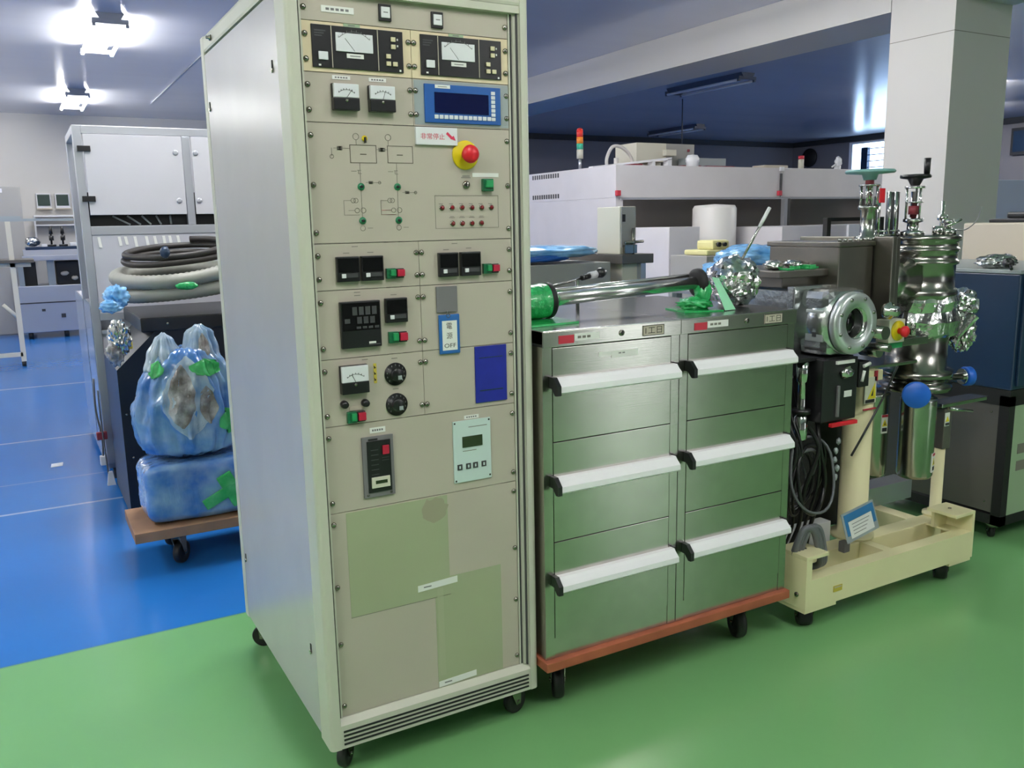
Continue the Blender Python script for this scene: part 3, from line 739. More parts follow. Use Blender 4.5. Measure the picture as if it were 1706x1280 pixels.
# ------------------------------------------------------------------ drawer cabinets
CY = -.0476; CB, CT = .181, 1.0425
def cabinet(x0, label, txt, labels):
    x1 = x0+.4305
    t = thing('drawer_cabinet', label, 'cabinet', ((x0+x1)/2, CY+.35, CB), 'steel drawer cabinets on the wooden dolly')
    g = G().m('brushed')
    g.box(x0+.001, x0+.028, CY+.002, CY+.62, CB, CT-.04).box(x1-.028, x1-.001, CY+.002, CY+.62, CB, CT-.04)
    g.box(x0+.028, x1-.028, CY+.004, CY+.03, CB, .2366)
    g.box(x0+.002, x1-.002, CY+.6, CY+.62, CB, CT-.04).box(x0+.003, x1-.003, CY+.03, CY+.6, CB, CB+.01)
    g.m('ink').box(x0+.028, x1-.028, CY+.012, CY+.02, .2366, CT-.04)
    g.build('body', t)
    g = G().m('brushed_top').box(x0, x1, CY-.004, CY+.625, CT-.003, CT, .001)
    g.m('brushed').box(x0, x1, CY-.004, CY+.0, CT-.041, CT-.0025, .001)
    g.build('top_cover', t)
    for (z0, z1, zh) in ((.7625, CT-.044, .905), (.5005, .7605, .652), (.2375, .4985, .389)):
        d = G().m('brushed').box(x0+.0295, x1-.0295, CY+.001, CY+.012, z0, z1, .001).build('drawer', t)
        hx0, hx1 = x0+.019, x1-.019
        prof = [(CY+.001, zh+.021), (CY-.014, zh+.021), (CY-.020, zh+.014), (CY-.034, zh+.002), (CY-.035, zh-.012), (CY-.031, zh-.016), (CY-.029, zh-.002), (CY-.012, zh+.008), (CY+.001, zh+.008)]
        G().m('alu_handle').prism(prof, 'yz', hx0+.012, hx1-.001).build('handle', d, 'white aluminium bar handle')
        pc = [(CY+.001, zh+.024), (CY-.018, zh+.024), (CY-.037, zh+.004), (CY-.037, zh-.019), (CY-.026, zh-.02), (CY-.01, zh-.004), (CY+.001, zh-.004)]
        G().m('black_plastic').prism(pc, 'yz', hx0, hx0+.012).build('end_cap', d, 'black end cap')
        G().m('black_plastic').prism([(CY+.001, zh+.024), (CY-.012, zh+.024), (CY-.012, zh+.01), (CY+.001, zh+.01)], 'yz', hx1-.001, hx1+.006).build('end_cap', d, 'black end cap')
    G().m('label_red').box(x0+.045, x0+.089, CY-.0055, CY-.0035, CT-.034, CT-.014).build('red_label', t, 'small red label')
    g = G().m('white_paper').box(x0+.091, x0+.165, CY-.0055, CY-.0035, CT-.030, CT-.012); g.m('ink_soft')
    for k in range(3): g.box(x0+.1+k*.014, x0+.11+k*.014, CY-.006, CY-.0054, CT-.024, CT-.018)
    g.build('white_label', t, 'small white label')
    g = G().m('screw_metal').lathe([(.008, 0), (.008, .003), (.006, .004), (0, .004)], (x0+.235, CY-.003, CT-.021), (0, -1, 0), seg=18)
    g.m('ink').box(x0+.234, x0+.2362, CY-.0078, CY-.0068, CT-.027, CT-.015); g.build('lock', t)
    g = G().m('beige').box(x0+.302, x0+.372, CY-.0052, CY-.0035, CT-.035, CT-.008); g.m('ink'); 
    for a, b, c2, d2 in ((x0+.302, x0+.372, CT-.0095, CT-.008), (x0+.302, x0+.372, CT-.035, CT-.0335), (x0+.302, x0+.3035, CT-.035, CT-.008), (x0+.3705, x0+.372, CT-.035, CT-.008)): g.box(a, b, CY-.0056, CY-.005, c2, d2)
    g.text('1工日', x0+.337, CY-.0058, CT-.0215, .021, width=.054)
    g.build('name_plate', t, 'framed plate with black characters')
    if labels:
        g = G().m('white_paper').box(x0+.167, x0+.225, CY-.0005, CY+.0012, CT-.077, CT-.065).box(x0+.207, x0+.290, CY-.001, CY+.0012, CT-.083, CT-.066)
        g.m('mid_grey').box(x0+.228, x0+.236, CY-.0014, CY-.0009, CT-.074, CT-.071).box(x0+.24, x0+.248, CY-.0014, CY-.0009, CT-.074, CT-.071); g.build('drawer_label', t, 'white paper drawer label')
    return t
cabinet(.5335, 'left stainless steel drawer cabinet, the one next to the beige rack', '', True)
cabinet(.9645, 'right stainless steel drawer cabinet, the one next to the vacuum machine', '', False)
t = thing('wooden_dolly', 'orange-brown wooden dolly on casters carrying both steel cabinets', 'dolly', (.965, .25, 0))
G().m('orange_wood').box(.528, 1.402, -.062, .56, .154, .18, .003).build('board', t)
for (x, y, a) in ((.625, .04, 1.1), (1.30, .04, 1.2), (.63, .5, .4), (1.3, .5, .6)):
    caster(t, x, y, .154, .05, .03, a, off=.025)

# on the cabinets
zt = CT
t = thing('transfer_rod', 'long chrome transfer tube lying on the steel cabinets with green-taped ends', 'tube', (.9, .14, zt))
ax0 = Vector((.63, .155, zt+.052)); ax1 = Vector((1.185, .125, zt+.078)); dr = (ax1-ax0).normalized()
G().m('tube_metal').cyl(ax0, ax1, .0185, seg=36).build('tube', t)
off = Vector((0, .02, .020))
G().m('tube_metal').cyl(ax0+off+dr*.03, ax1+off-dr*.03, .0075, seg=20).build('guide_rod', t)
g = G().m('tape_green').lathe([(0, -.1), (.04, -.1), (.046, -.09), (.049, -.05), (.045, -.03), (.047, .02), (.046, .05), (.036, .06), (0, .06)], ax0, dr, seg=28)
g.build('taped_flange', t, 'green taped flange')
G().m('tape_green').prism([(.54, .03), (.70, .04), (.71, .2), (.54, .2)], 'xy', zt+.0005, zt+.006).build('tape_sheet', t, 'green tape under the flange')
G().m('black_matte').lathe([(.0445, .0), (.048, .004), (.048, .014), (.0445, .018)], ax0+dr*.036, dr, seg=28).build('rubber_ring', t)
G().m('black_matte').lathe([(0, 0), (.03, 0), (.041, .006), (.042, .018), (.034, .026), (0, .026)], ax1-dr*.022, dr, seg=30).build('black_collar', t, 'black end collar')
g = G().m('tape_green_pale')
Pq = [Vector((1.20, .09, zt+.09)), Vector((1.235, .10, zt+.085)), Vector((1.24, .035, zt+.002)), Vector((1.195, .03, zt+.002))]
vs_ = [g.bm.verts.new(p) for p in Pq]+[g.bm.verts.new(p+Vector((.004, .008, .004))) for p in Pq]
for q in ((0, 1, 2, 3), (7, 6, 5, 4), (0, 4, 5, 1), (1, 5, 6, 2), (2, 6, 7, 3), (3, 7, 4, 0)): g._face([vs_[i] for i in q])
g.build('tape_strip', t, 'pale green tape strip')
g = G().m('tape_green').blob((1.16, .12, zt+.018), (.05, .05, .02), .3, 3, 3, 4, flat=zt+.001).blob((1.18, .11, zt+.05), (.022, .03, .04), .2, 3, 4, 4); g.prism([(1.07, .06), (1.19, .03), (1.21, .18), (1.1, .18)], 'xy', zt+.0005, zt+.004); g.build('tape_wad', t, 'crumpled green tape')
g = G().m('steel').cyl((.66, .27, zt+.062), (.945, .36, zt+.096), .004, seg=8); g.m('black_plastic').cyl((.92, .352, zt+.093), (.965, .366, zt+.098), .008, seg=12)
g.m('white_plastic').cyl((.955, .364, zt+.098), (.985, .37, zt+.101), .011, seg=14); g.m('black_plastic').lathe([(0, -.02), (.012, -.016), (.017, 0), (.012, .016), (0, .02)], (1.005, .375, zt+.104), (1, .3, .1), seg=16)
g.m('steel').cyl((.68, .276, zt), (.68, .276, zt+.064), .006, seg=8).cyl((.9, .346, zt), (.9, .346, zt+.09), .006, seg=8)
tag(g.build('thin_probe'), 'thin steel probe with black and white knob behind the chrome tube', 'probe')
t = thing('foil_bundle', 'crumpled aluminium foil bundle on the right steel cabinet', 'foil', (1.305, .115, zt))
G().m('foil').blob((1.312, .122, zt+.076), (.076, .080, .078), .16, 2.2, 2, 4, flat=zt+.001, smooth=False).build('foil_ball', t)
g = G().m('steel').cyl((1.315, .10, zt+.13), (1.405, .08, zt+.285), .004, seg=8); g.m('white_plastic').cyl((1.375, .087, zt+.233), (1.408, .08, zt+.29), .0055, seg=8)
g.build('rod', t, 'thin rod sticking up out of the foil')

# ------------------------------------------------------------------ vacuum machine on its cream cart
vm = thing('vacuum_machine', 'stainless vacuum chamber machine standing on a cream steel cart', 'machine', (1.9, .15, 0))
g = G().m('cream')
g.box(1.4765, 2.3235, -.0585, -.045, .09, .187).box(1.4885, 2.312, -.046, -.012, .175, .1868)
g.box(1.475, 1.487, -.0595, .14, .0905, .2548, .001).box(1.475, 1.572, -.06, .06, .255, .267, .002).box(1.4872, 1.50, -.059, -.05, .1872, .2548)
g.box(2.313, 2.325, -.0595, .06, .0905, .2518, .001).box(2.215, 2.325, -.06, .055, .252, .264, .002).box(2.24, 2.315, .04, .052, .187, .254)
g.box(1.90, 1.94, -.0118, .0848, .12, .1866).box(1.4872, 2.42, .085, .15, .12, .187, .003)
g.box(1.49, 2.31, .02, .09, .095, .102).box(1.49, 2.31, -.046, -.02, .095, .102)
g.box(1.4872, 1.56, -.0118, .0848, .18, .1866).box(2.26, 2.3128, -.0118, .0848, .18, .1866)
g.box(1.60, 1.66, .15, .55, .1, .17, .003).box(2.28, 2.34, .15, .55, .1, .17, .003).box(1.6, 2.34, .5, .55, .1, .17, .003)
g.box(1.478, 1.62, -.056, .12, .078, .0898).box(2.20, 2.32, -.056, .12, .078, .0898)
g.build('cart_frame', vm, 'cream painted steel cart frame')
g = G().m('screw_metal')
for y in (-.025, .04): g.lathe([(.008, 0), (.008, .004), (0, .005)], (1.475, y, .135), (-1, 0, 0), seg=8)
for x in (1.53, 2.265): g.lathe([(.006, 0), (.006, .003), (0, .004)], (x, 0, .2655), (0, 0, 1), seg=8)
g.build('cart_bolts', vm)
g = G().m('yellow_label').box(1.60, 1.64, -.0612, -.0598, .125, .145); g.m('beige').box(1.604, 1.636, -.0616, -.061, .138, .142); g.build('cart_label', vm)
for (x, y, a) in ((1.54, -.005, 1.0), (2.24, -.0, .7), (1.63, .5, .5), (2.31, .5, .5)): caster(vm, x, y, .078 if y < .2 else .1, .034, .042, a)
G().m('cream').lathe([(.075, 0), (.075, .012), (.05, .014), (.049, .60), (0, .60)], (1.935, .15, .187), seg=36).build('support_post', vm, 'thick cream post')
g = G().m('cream').lathe([(.045, 0), (.045, .01), (.021, .012), (.021, .26), (0, .26)], (2.375, .13, .187), seg=24); g.build('support_post', vm, 'thin cream post')
g = G().m('steel').box(1.86, 2.2, .12, .3, .785, .797, .002).m('cream').box(1.88, 1.99, .1, .2, .75, .785, .002)
g.build('support_plate', vm)
G().m('steel').box(2.33, 2.60, .10, .17, .607, .622, .003).build('side_shelf', vm)
# viewport chamber
g = G().m('cast_alu').box(1.625, 1.80, .032, .15, .868, 1.078, .028).box(1.60, 1.835, .15, .18, .86, 1.085, .005).box(1.63, 1.83, .18, .56, .87, 1.075, .01)
g.cyl((1.712, .022, .972), (1.712, .15, .972), .1, seg=40)
g.build('viewport_chamber', vm)
g = G().m('flange_face').lathe([(.05, .004), (.05, -.001), (.092, 0), (.098, .006), (.098, .022), (.092, .03), (.05, .03), (.05, .004)], (1.705, .018, .974), (0, -1, 0), seg=40, cap=False)
for i in range(8):
    a = PI/8+i*PI/4; g.m('steel').lathe([(.006, 0), (.006, .004), (0, .005)], (1.705+.08*math.cos(a), -.0115, .974+.08*math.sin(a)), (0, -1, 0), seg=8)
f = g.build('viewport_flange', vm, 'round flange with dark viewing window')
G().m('glass_dark').lathe([(0, .0), (.05, 0), (.05, .004), (0, .004)], (1.705, .016, .974), (0, -1, 0), seg=36).build('window_glass', f)
G().m('chrome').lathe([(.05, 0), (.053, .018), (.048, .02), (.045, .002)], (1.705, .009, .974), (0, -1, 0), seg=36, cap=False).build('window_ring', f)
g = G().m('flange_face').box(1.618, 1.627, .045, .115, .915, 1.015, .003).m('dark_grey').box(1.616, 1.62, .07, .085, .93, 1.0); g.build('side_cover', vm)
g = G().m('dark_steel').box(1.545, 1.86, .16, .5, 1.112, 1.135, .003).box(1.60, 1.84, .2, .5, 1.075, 1.112, .004)
g.m('tape_green'); 
for k in range(5): g.box(1.60+k*.05, 1.63+k*.05, .18+.02*(k % 2), .22, 1.135, 1.142+.004*(k % 3), .002)
g.m('foil').blob((1.60, .24, 1.15), (.035, .03, .018), .3, 3, 8, 3).blob((1.70, .24, 1.15), (.05, .03, .015), .3, 3, 9, 3)
g.build('gate_plate', vm)
g = G().m('dark_steel').box(1.765, 1.93, .12, .42, .96, 1.205, .004).box(1.76, 1.935, .115, .43, 1.205, 1.222, .003)
g.m('dark_steel').box(1.935, 1.957, .05, .44, .93, 1.235, .003).box(1.967, 1.988, .06, .42, .94, 1.23, .003).m('dark_grey').box(1.957, 1.967, .07, .42, .95, 1.22).m('steel').cyl((1.98, .2, 1.08), (2.2, .2, 1.08), .08, seg=30)
g.m('steel')
for k in range(7): g.lathe([(.006, 0), (.006, .009), (0, .01)], (1.775+k*.025, .127, 1.222), (0, 0, 1), seg=8)
g.build('gate_box', vm)
# hand wheel valve
g = G().m('steel').lathe([(.04, 0), (.04, .012), (.024, .016), (.024, .10), (.033, .105), (.033, .114), (0, .114)], (1.945, .16, 1.222), seg=24)
g.m('chrome')
for a in range(4):
    x, y = 1.945+.026*math.cos(a*PI/2+.4), .16+.026*math.sin(a*PI/2+.4); g.cyl((x, y, 1.33), (x, y, 1.405), .0045, seg=8)
g.cyl((1.945, .16, 1.34), (1.945, .16, 1.41), .008, seg=12).lathe([(.034, 0), (.034, .006), (0, .006)], (1.945, .16, 1.40), seg=20)
g.m('maroon').cyl((1.945, .16, 1.405), (1.945, .16, 1.425), .014, seg=12)
v = g.build('gate_valve', vm)
g = G().m('teal_wheel').lathe([(0, 0), (.02, 0), (.026, .018), (.076, .022), (.08, .027), (.076, .033), (.02, .033), (0, .036)], (1.945, .16, 1.42), seg=40); g.build('hand_wheel', v, 'pale teal hand wheel')
G().m('red_bright').box(1.948, 1.972, .118, .123, 1.345, 1.392, .001).build('red_tag', v)
# frame of rods between the valves
g = G().m('chrome')
for x in (2.075, 2.13, 2.165): g.cyl((x, .22, 1.225), (x, .22, 1.385), .006, seg=10)
g.cyl((2.04, .22, 1.235), (2.2, .22, 1.235), .005, seg=8).cyl((2.06, .22, 1.25), (2.19, .22, 1.25), .004, seg=8)
g.m('dark_grey').cyl((2.095, .25, 1.225), (2.095, .25, 1.37), .011, seg=14).cyl((2.20, .26, 1.225), (2.20, .26, 1.385), .022, seg=18)
g.build('rod_frame', vm)
# main vessel
g = G().m('vessel_steel').lathe([(0, 1.232), (.118, 1.232), (.124, 1.228), (.124, 1.212), (.116, 1.208), (.116, 1.188), (.122, 1.185), (.122, 1.175), (.115, 1.172), (.115, 1.145), (.121, 1.142), (.121, 1.130), (.112, 1.126), (.112, 1.045), (.12, 1.04), (.124, 1.03), (.124, 1.008), (.11, 1.0), (.105, .86), (.105, .75), (.13, .745), (.13, .722), (.11, .718), (.108, .70), (.128, .697), (.128, .672), (.10, .668), (0, .668)], (2.30, .2, 0), seg=48)
vs1 = g.build('main_vessel', vm, 'polished steel main vessel')
g = G().m('foil').lathe([(.121, .87), (.13, .88), (.137, .93), (.129, .97), (.133, 1.0), (.118, 1.02)], (2.30, .2, 0), seg=60, smooth=False, cap=False)
for v_ in g.bm.verts:
    n_ = noise.noise(v_.co*22)*.012; d_ = (v_.co-Vector((2.30, .2, v_.co.z))).normalized(); v_.co += d_*n_; v_.co.z += noise.noise(v_.co*17+Vector((3, 1, 2)))*.012
g.blob((2.50, .17, .975), (.065, .06, .06), .2, 3.2, 5, 4, smooth=False).blob((2.47, .14, .875), (.05, .05, .075), .25, 3, 6, 4, smooth=False)
g.cyl((2.41, .12, .86), (2.46, .09, .94), .012, .022, seg=9, smooth=False)
g.build('foil_wrap', vm, 'crumpled foil wrapping')
# top of the vessel: black crank valve
g = G().m('chrome').lathe([(.04, 1.232), (.04, 1.245), (.02, 1.25), (.02, 1.275), (.034, 1.28), (.034, 1.29), (.012, 1.292), (.012, 1.385), (0, 1.385)], (2.235, .2, 0), seg=20)
for a in range(3):
    x, y = 2.235+.026*math.cos(a*2.1+.4), .2+.026*math.sin(a*2.1+.4); g.cyl((x, y, 1.285), (x, y, 1.40), .004, seg=8)
g.lathe([(.034, 0), (.034, .008), (0, .008)], (2.235, .2, 1.395), seg=18).lathe([(.03, 0), (.03, .005), (0, .005)], (2.235, .2, 1.345), seg=18)
g.m('maroon').lathe([(.018, 0), (.018, .03), (0, .03)], (2.235, .2, 1.305), seg=14)
v = g.build('crank_valve', vm)
g = G().m('black_plastic').lathe([(0, 0), (.015, 0), (.026, .022), (.05, .026), (.052, .032), (.05, .038), (0, .038)], (2.235, .2, 1.405), seg=32).cyl((2.278, .188, 1.44), (2.278, .188, 1.50), .010, .012, seg=14)
g.build('crank_wheel', v, 'black crank wheel')
g = G().m('chrome').lathe([(.018, 1.232), (.018, 1.245), (.008, 1.248), (.008, 1.28), (.018, 1.284), (.018, 1.30), (.006, 1.304), (.006, 1.35), (0, 1.352)], (2.40, .2, 0), seg=16)
g.lathe([(.03, 1.232), (.03, 1.25), (.012, 1.255), (.012, 1.27), (.02, 1.272), (.02, 1.285), (0, 1.287)], (2.33, .13, 0), seg=18).cyl((2.31, .12, 1.262), (2.36, .1, 1.285), .006, seg=8)
g.lathe([(.02, 1.232), (.02, 1.262), (0, 1.265)], (2.28, .13, 0), seg=14)
g.build('feedthroughs', vm)
G().m('cable_grey').tube(spline([(2.34, .14, 1.26), (2.5, .18, 1.245), (2.68, .25, 1.275), (2.85, .34, 1.33)], 6), .0022, 5).build('thin_cable', vm)
# emergency stop
g = G().m('beige_light').box(1.915, 1.995, .03, .08, .888, .965, .003)
e = g.build('stop_switch_box', vm, 'pale box with yellow ring and red stop button')
G().m('estop_yellow').lathe([(0, 0), (.033, 0), (.033, .004), (0, .005)], (1.958, .03, .928), (0, -1, 0), seg=30).build('yellow_ring', e)
G().m('estop_red').lathe([(0, .004), (.010, .004), (.011, .018), (.018, .021), (.019, .03), (.012, .036), (0, .037)], (1.96, .03, .927), (0, -1, 0), seg=26).build('red_button', e)
g = G().m('steel').box(1.90, 2.2, .085, .1, .86, .885, .002).cyl((1.90, .05, .86), (1.90, .12, .86), .02, seg=14).cyl((1.86, .0, .93), (1.86, .12, .93), .022, seg=16).cyl((1.87, -.01, .88), (1.87, .1, .88), .012, seg=10)
g.m('green_button').box(1.93, 2.0, .04, .08, .868, .886); g.m('chrome').lathe([(.028, 0), (.028, .012), (.016, .02), (.016, .04), (0, .04)], (1.885, .02, 1.0), (0, -1, 0), seg=18)
g.build('side_ports', vm)
# blue caps
d1 = Vector((-.75, -.66, 0)).normalized()
c1 = Vector((2.125, .065, .688))
g = G().m('chrome').cyl(Vector((2.30, .22, .688))+d1*.08, c1, .033, seg=24).lathe([(.042, 0), (.042, .008), (0, .008)], c1-d1*.006, d1, seg=24)
g.m('blue_cap').lathe([(.045, 0), (.0465, .004), (.0465, .016), (.043, .02), (0, .02)], c1, d1, seg=30); g.build('capped_port', vm, 'port with round blue cap')
d2 = Vector((.9, -.3, 0)).normalized(); c2 = Vector((2.475, .12, .708))
g = G().m('chrome').cyl(Vector((2.30, .2, .708)), c2, .014, seg=16).lathe([(.03, 0), (.03, .008), (0, .008)], c2-d2*.01, d2, seg=20).cyl((2.39, .16, .68), (2.40, .14, .75), .016, seg=12)
g.m('blue_cap').lathe([(.034, 0), (.036, .004), (.036, .026), (.032, .03), (0, .03)], c2, d2, seg=26); g.build('capped_port', vm, 'port with round blue cap')
# heater cylinders
def heater(x, y, r, z0, z1, lx, lz, label, lr):
    g = G().m('steel').lathe([(0, z0), (r*.9, z0), (r, z0+.012), (r, z1-.01), (r*1.0, z1), (0, z1)], (x, y, 0), seg=40)
    h = g.build('heater_cylinder', vm, label)
    a = lr; R = Matrix.Translation((x, y, lz)) @ Matrix.Rotation(a, 4, 'Z')
    q = G().m('white_paper').box(-.014, .014, -r-.0015, -r+.004, -.035, .035, mtx=R)
    q.m('label_red').box(-.014, .014, -r-.002, -r-.001, .026, .035, mtx=R)
    q.m('warn_yellow').prism([(-.012, -.008), (.012, -.008), (0, .018)], 'xz', -r-.0022, -r-.001, mtx=R)
    q.m('ink').prism([(-.003, -.004), (.003, -.004), (0, .009)], 'xz', -r-.0026, -r-.002, mtx=R).box(-.011, .011, -r-.002, -r-.001, -.028, -.014, mtx=R)
    q.build('warning_label', h)
heater(2.235, .13, .062, .36, .655, 0, .42, 'polished cylinder with warning label', .35)
heater(2.165, .26, .052, .345, .66, 0, .55, 'grey cylinder with warning label', -.15)
g = G().m('grey_panel').box(2.355, 2.40, .105, .155, .447, .60, .003).m('white_paper').box(2.357, 2.383, .103, .105, .535, .585).m('warn_yellow').prism([(2.359, .552), (2.381, .552), (2.37, .572)], 'xz', .102, .1032)
g.m('dark_grey').box(2.359, 2.381, .102, .104, .538, .547); g.build('post_cover', vm)
g = G().m('chrome').cyl((2.25, .02, .63), (2.40, .03, .60), .006, seg=8).lathe([(.05, 0), (.05, .012), (0, .012)], (2.235, .13, .65), seg=24); g.build('lower_piping', vm)
# warning plates on the post
def post_plate(z0, z1, wd, m, nm, yy=.0985):
    return G().m(m)
g = G().m('beige_light').box(1.898, 1.955, .0965, .1, .675, .765)
g.m('warn_yellow').prism([(1.912, .69), (1.953, .69), (1.947, .745)], 'xz', .0955, .097).m('ink').prism([(1.928, .70), (1.938, .70), (1.940, .725)], 'xz', .095, .096).box(1.902, 1.948, .0958, .097, .677, .688)
g.m('label_red').box(1.895, 1.96, .0965, .1, .652, .657).box(1.945, 1.96, .0965, .1, .75, .785)
g.build('warning_plate', vm, 'white plate with yellow warning triangle')
G().m('cable_black').tube(spline([(2.01, .06, .80), (1.97, .085, .68), (1.90, .09, .58), (1.85, .1, .50)], 6), .004, 6).build('black_cable', vm)
# black drive unit
g = G().m('black_plastic').box(1.60, 1.76, .02, .16, .66, .862, .004).box(1.62, 1.75, .03, .2, .82, .866, .003)
g.m('mid_grey').box(1.665, 1.675, .014, .02, .675, .775).m('white_paper').box(1.655, 1.735, .012, .02, .845, .855).box(1.70, 1.735, .0185, .0205, .735, .755)
g.m('foil').blob((1.70, .015, .815), (.028, .02, .02), .35, 3, 12, 3)
b = g.build('drive_unit', vm, 'black drive unit with red lower edge')
G().m('red_bright').box(1.635, 1.755, .006, .02, .645, .657, .002).build('red_edge', b)
g = G().m('black_matte').box(1.78, 1.83, .03, .1, .755, .84, .004).m('white_paper').cyl((1.795, .026, .825), (1.825, .026, .832), .006, seg=8).cyl((1.79, .026, .775), (1.80, .026, .81), .005, seg=8); g.build('cable_clamp', vm)
g = G().m('chrome').lathe([(.016, .60), (.022, .61), (.022, .68), (.014, .685), (.014, .79), (.02, .795), (.02, .86), (0, .86)], (1.565, .07, 0), seg=18).cyl((1.565, .07, .57), (1.565, .07, .6), .006, seg=10)
g.m('black_plastic').lathe([(.03, .69), (.03, .705), (0, .705)], (1.565, .07, 0), seg=18).box(1.515, 1.60, .05, .16, .858, .87); g.build('linear_actuator', vm)
g = G().m('placard_grey').box(1.47, 1.545, .12, .17, .775, .885, .004).m('ink').box(1.497, 1.503, .118, .121, .815, .832).box(1.512, 1.518, .118, .121, .813, .83); g.build('socket_box', vm, 'grey socket box')
g = G().m('black_matte').box(1.52, 2.0, .24, .49, .19, .78, .01).box(1.5, 1.60, .18, .3, .27, .5, .01); g.build('rear_dark_fill', vm)  # black blocks added to keep the gap behind the cables dark
# cable coils
for k in range(7):
    g = G().m('cable_black' if k % 3 else 'cable_grey')
    cx, cz, r = 1.585+.018*math.sin(k*2.1), .475+.02*math.cos(k*1.7), .10-.009*(k % 4)
    pts = []
    for i in range(30):
        a = 2*PI*i/30; q = r*(1+.12*noise.noise(Vector((a, k, 0)))); pts.append((cx+q*.95*math.cos(a), .03+.018*k+.03*math.sin(a+k), cz+q*1.25*math.sin(a)))
    g.tube(pts, .0065 if k % 2 else .0045, 7, closed=True); g.build('cable_loop', vm)
for k in range(6):
    x = 1.50+.03*k
    G().m('cable_black').tube(spline([(x, .13, .80), (x-.02+.02*math.sin(k*3), .08, .68), (x+.03*math.cos(k*2), .04, .58), (x-.03*math.sin(k), .06, .44), (x+.02, .1, .30), (x+.02*math.cos(k*5), .12, .195)], 7), .005+.002*(k % 2), 6).build('black_cable', vm)
g = G().m('placard_grey')
for k in range(5): g.blob((1.715+.008*math.sin(k*2), .05, .46+.03*k), (.008, .008, .012), .3, 3, k, 2)
g.build('connector_strip', vm)
for k, (dx, r) in enumerate(((0, .0105), (.014, .0095), (.03, .009))):
    G().m('cable_grey').tube(spline([(1.50+dx*.6, .02, .20), (1.485+dx, .0, .27), (1.51+dx, -.01, .335), (1.545+dx, -.015, .33), (1.575+dx*.9, -.012, .27), (1.59+dx*.7, -.01, .21), (1.575+dx*.6, .01, .192)], 8), r, 8).build('grey_hose', vm)
# placard
t = thing('sign_placard', 'blue and white placard leaning at the foot of the thick cream post', 'sign', (1.82, .03, .187))
R = Matrix.Translation((1.825, .03, .292)) @ Matrix.Rotation(-.12, 4, 'Y') @ Matrix.Rotation(-.25, 4, 'X') @ Matrix.Rotation(.12, 4, 'Z')
G().m('placard_grey').box(-.092, .092, -.002, .002, -.05, .05, .0015, mtx=R).build('plate', t)
g = G().m('placard_blue').box(-.083, .083, -.0035, -.0015, .018, .043, mtx=R).box(-.083, -.068, -.0035, -.0015, -.028, .02, mtx=R).box(.068, .083, -.0035, -.0015, -.022, .02, mtx=R)
g.build('blue_border', t)
g = G().m('white_paper').box(-.066, .066, -.0032, -.0015, -.040, .016, mtx=R).m('mid_grey')
for k in range(4): g.box(-.05, .05-.01*k, -.0036, -.003, .004-k*.011, .006-k*.011, mtx=R)
g.build('paper', t)
G().m('mid_grey').box(1.765, 1.795, .04, .065, .187, .225, .004).build('clip_foot', t)
# duct and channel lying across the rear of the cart
g = G().m('white_plastic').box(1.50, 1.845, .166, .214, .172, .25, .003)
tag(g.build('cable_duct'), 'white cable duct lying across the left rear of the cream cart', 'duct')
g = G().m('alu').box(2.03, 2.52, .335, .42, .171, .25, .003).box(2.03, 2.05, .34, .415, .175, .246)
tag(g.build('metal_channel'), 'silver metal channel lying behind the polished cylinders on the cart', 'channel')

# ------------------------------------------------------------------ navy oven on its stand
t = thing('test_oven', 'dark navy cabinet instrument on a black wheeled stand at the right edge', 'oven', (3.1, .4, 0))
g = G().m('navy').box(2.75, 3.45, .1, .78, .625, 1.075, .006); g.build('body', t)
G().m('placard_grey').box(2.745, 3.455, .095, .785, 1.075, 1.09, .003).build('top_plate', t)
G().m('navy').box(2.77, 3.43, .088, .099, .64, 1.06, .004).build('door', t)
g = G().m('black_matte')
for x in (2.75, 3.41): 
    for y in (.1, .74): g.box(x, x+.04, y, y+.04, .07, .6)
g.box(2.75, 3.45, .1, .78, .56, .624).box(2.75, 3.45, .1, .78, .07, .11); g.build('stand', t)
G().m('grey_panel').box(2.752, 2.758, .14, .745, .12, .56).build('side_panel', t, 'grey side panel')
g = G().m('pale_green').box(2.79, 3.41, .101, .106, .11, .56).m('ink_soft'); 
for k in range(2): g.box(2.83, 2.95, .0995, .1012, .36-k*.07, .40-k*.07)
g.build('front_panel', t)
g = G().m('screw_metal')
for z in (.16, .53):
    for y in (.17, .7): g.lathe([(.004, 0), (.004, .003), (0, .004)], (2.752, y, z), (-1, 0, 0), seg=8)
g.build('panel_screw', t)
for (x, y) in ((2.79, .15), (3.4, .15), (2.79, .72), (3.4, .72)): caster(t, x, y, .07, .028, .02, .8)
g = G().m('foil').blob((2.84, .25, 1.115), (.09, .06, .03), .3, 3, 20, 4, flat=1.0905)
tag(g.build('plastic_wrap'), 'crumpled clear plastic on top of the navy cabinet instrument', 'wrap')
G_ = G().m('black_plastic').blob((2.765, .16, 1.115), (.022, .02, .02), .2, 2, 3, 3).cyl((2.76, .15, 1.112), (2.72, .12, 1.095), .006, seg=8)
tag(G_.build('cable_ball'), 'small black ball beside crumpled plastic on the navy cabinet', 'ball')
t = thing('beige_appliance', 'beige box appliance beside the navy cabinet with a black tray on top', 'appliance', (3.9, .55, 0))
G().m('beige').box(3.47, 4.3, .3, .82, .05, 1.262, .01).build('body', t)
G().m('black_matte').box(3.5, 4.27, .33, .8, 0, .05).build('plinth', t)
g = G().m('black_plastic').box(3.48, 4.2, .35, .70, 1.262, 1.28, .004).box(3.52, 4.15, .4, .64, 1.28, 1.31, .01); g.build('tray', t)

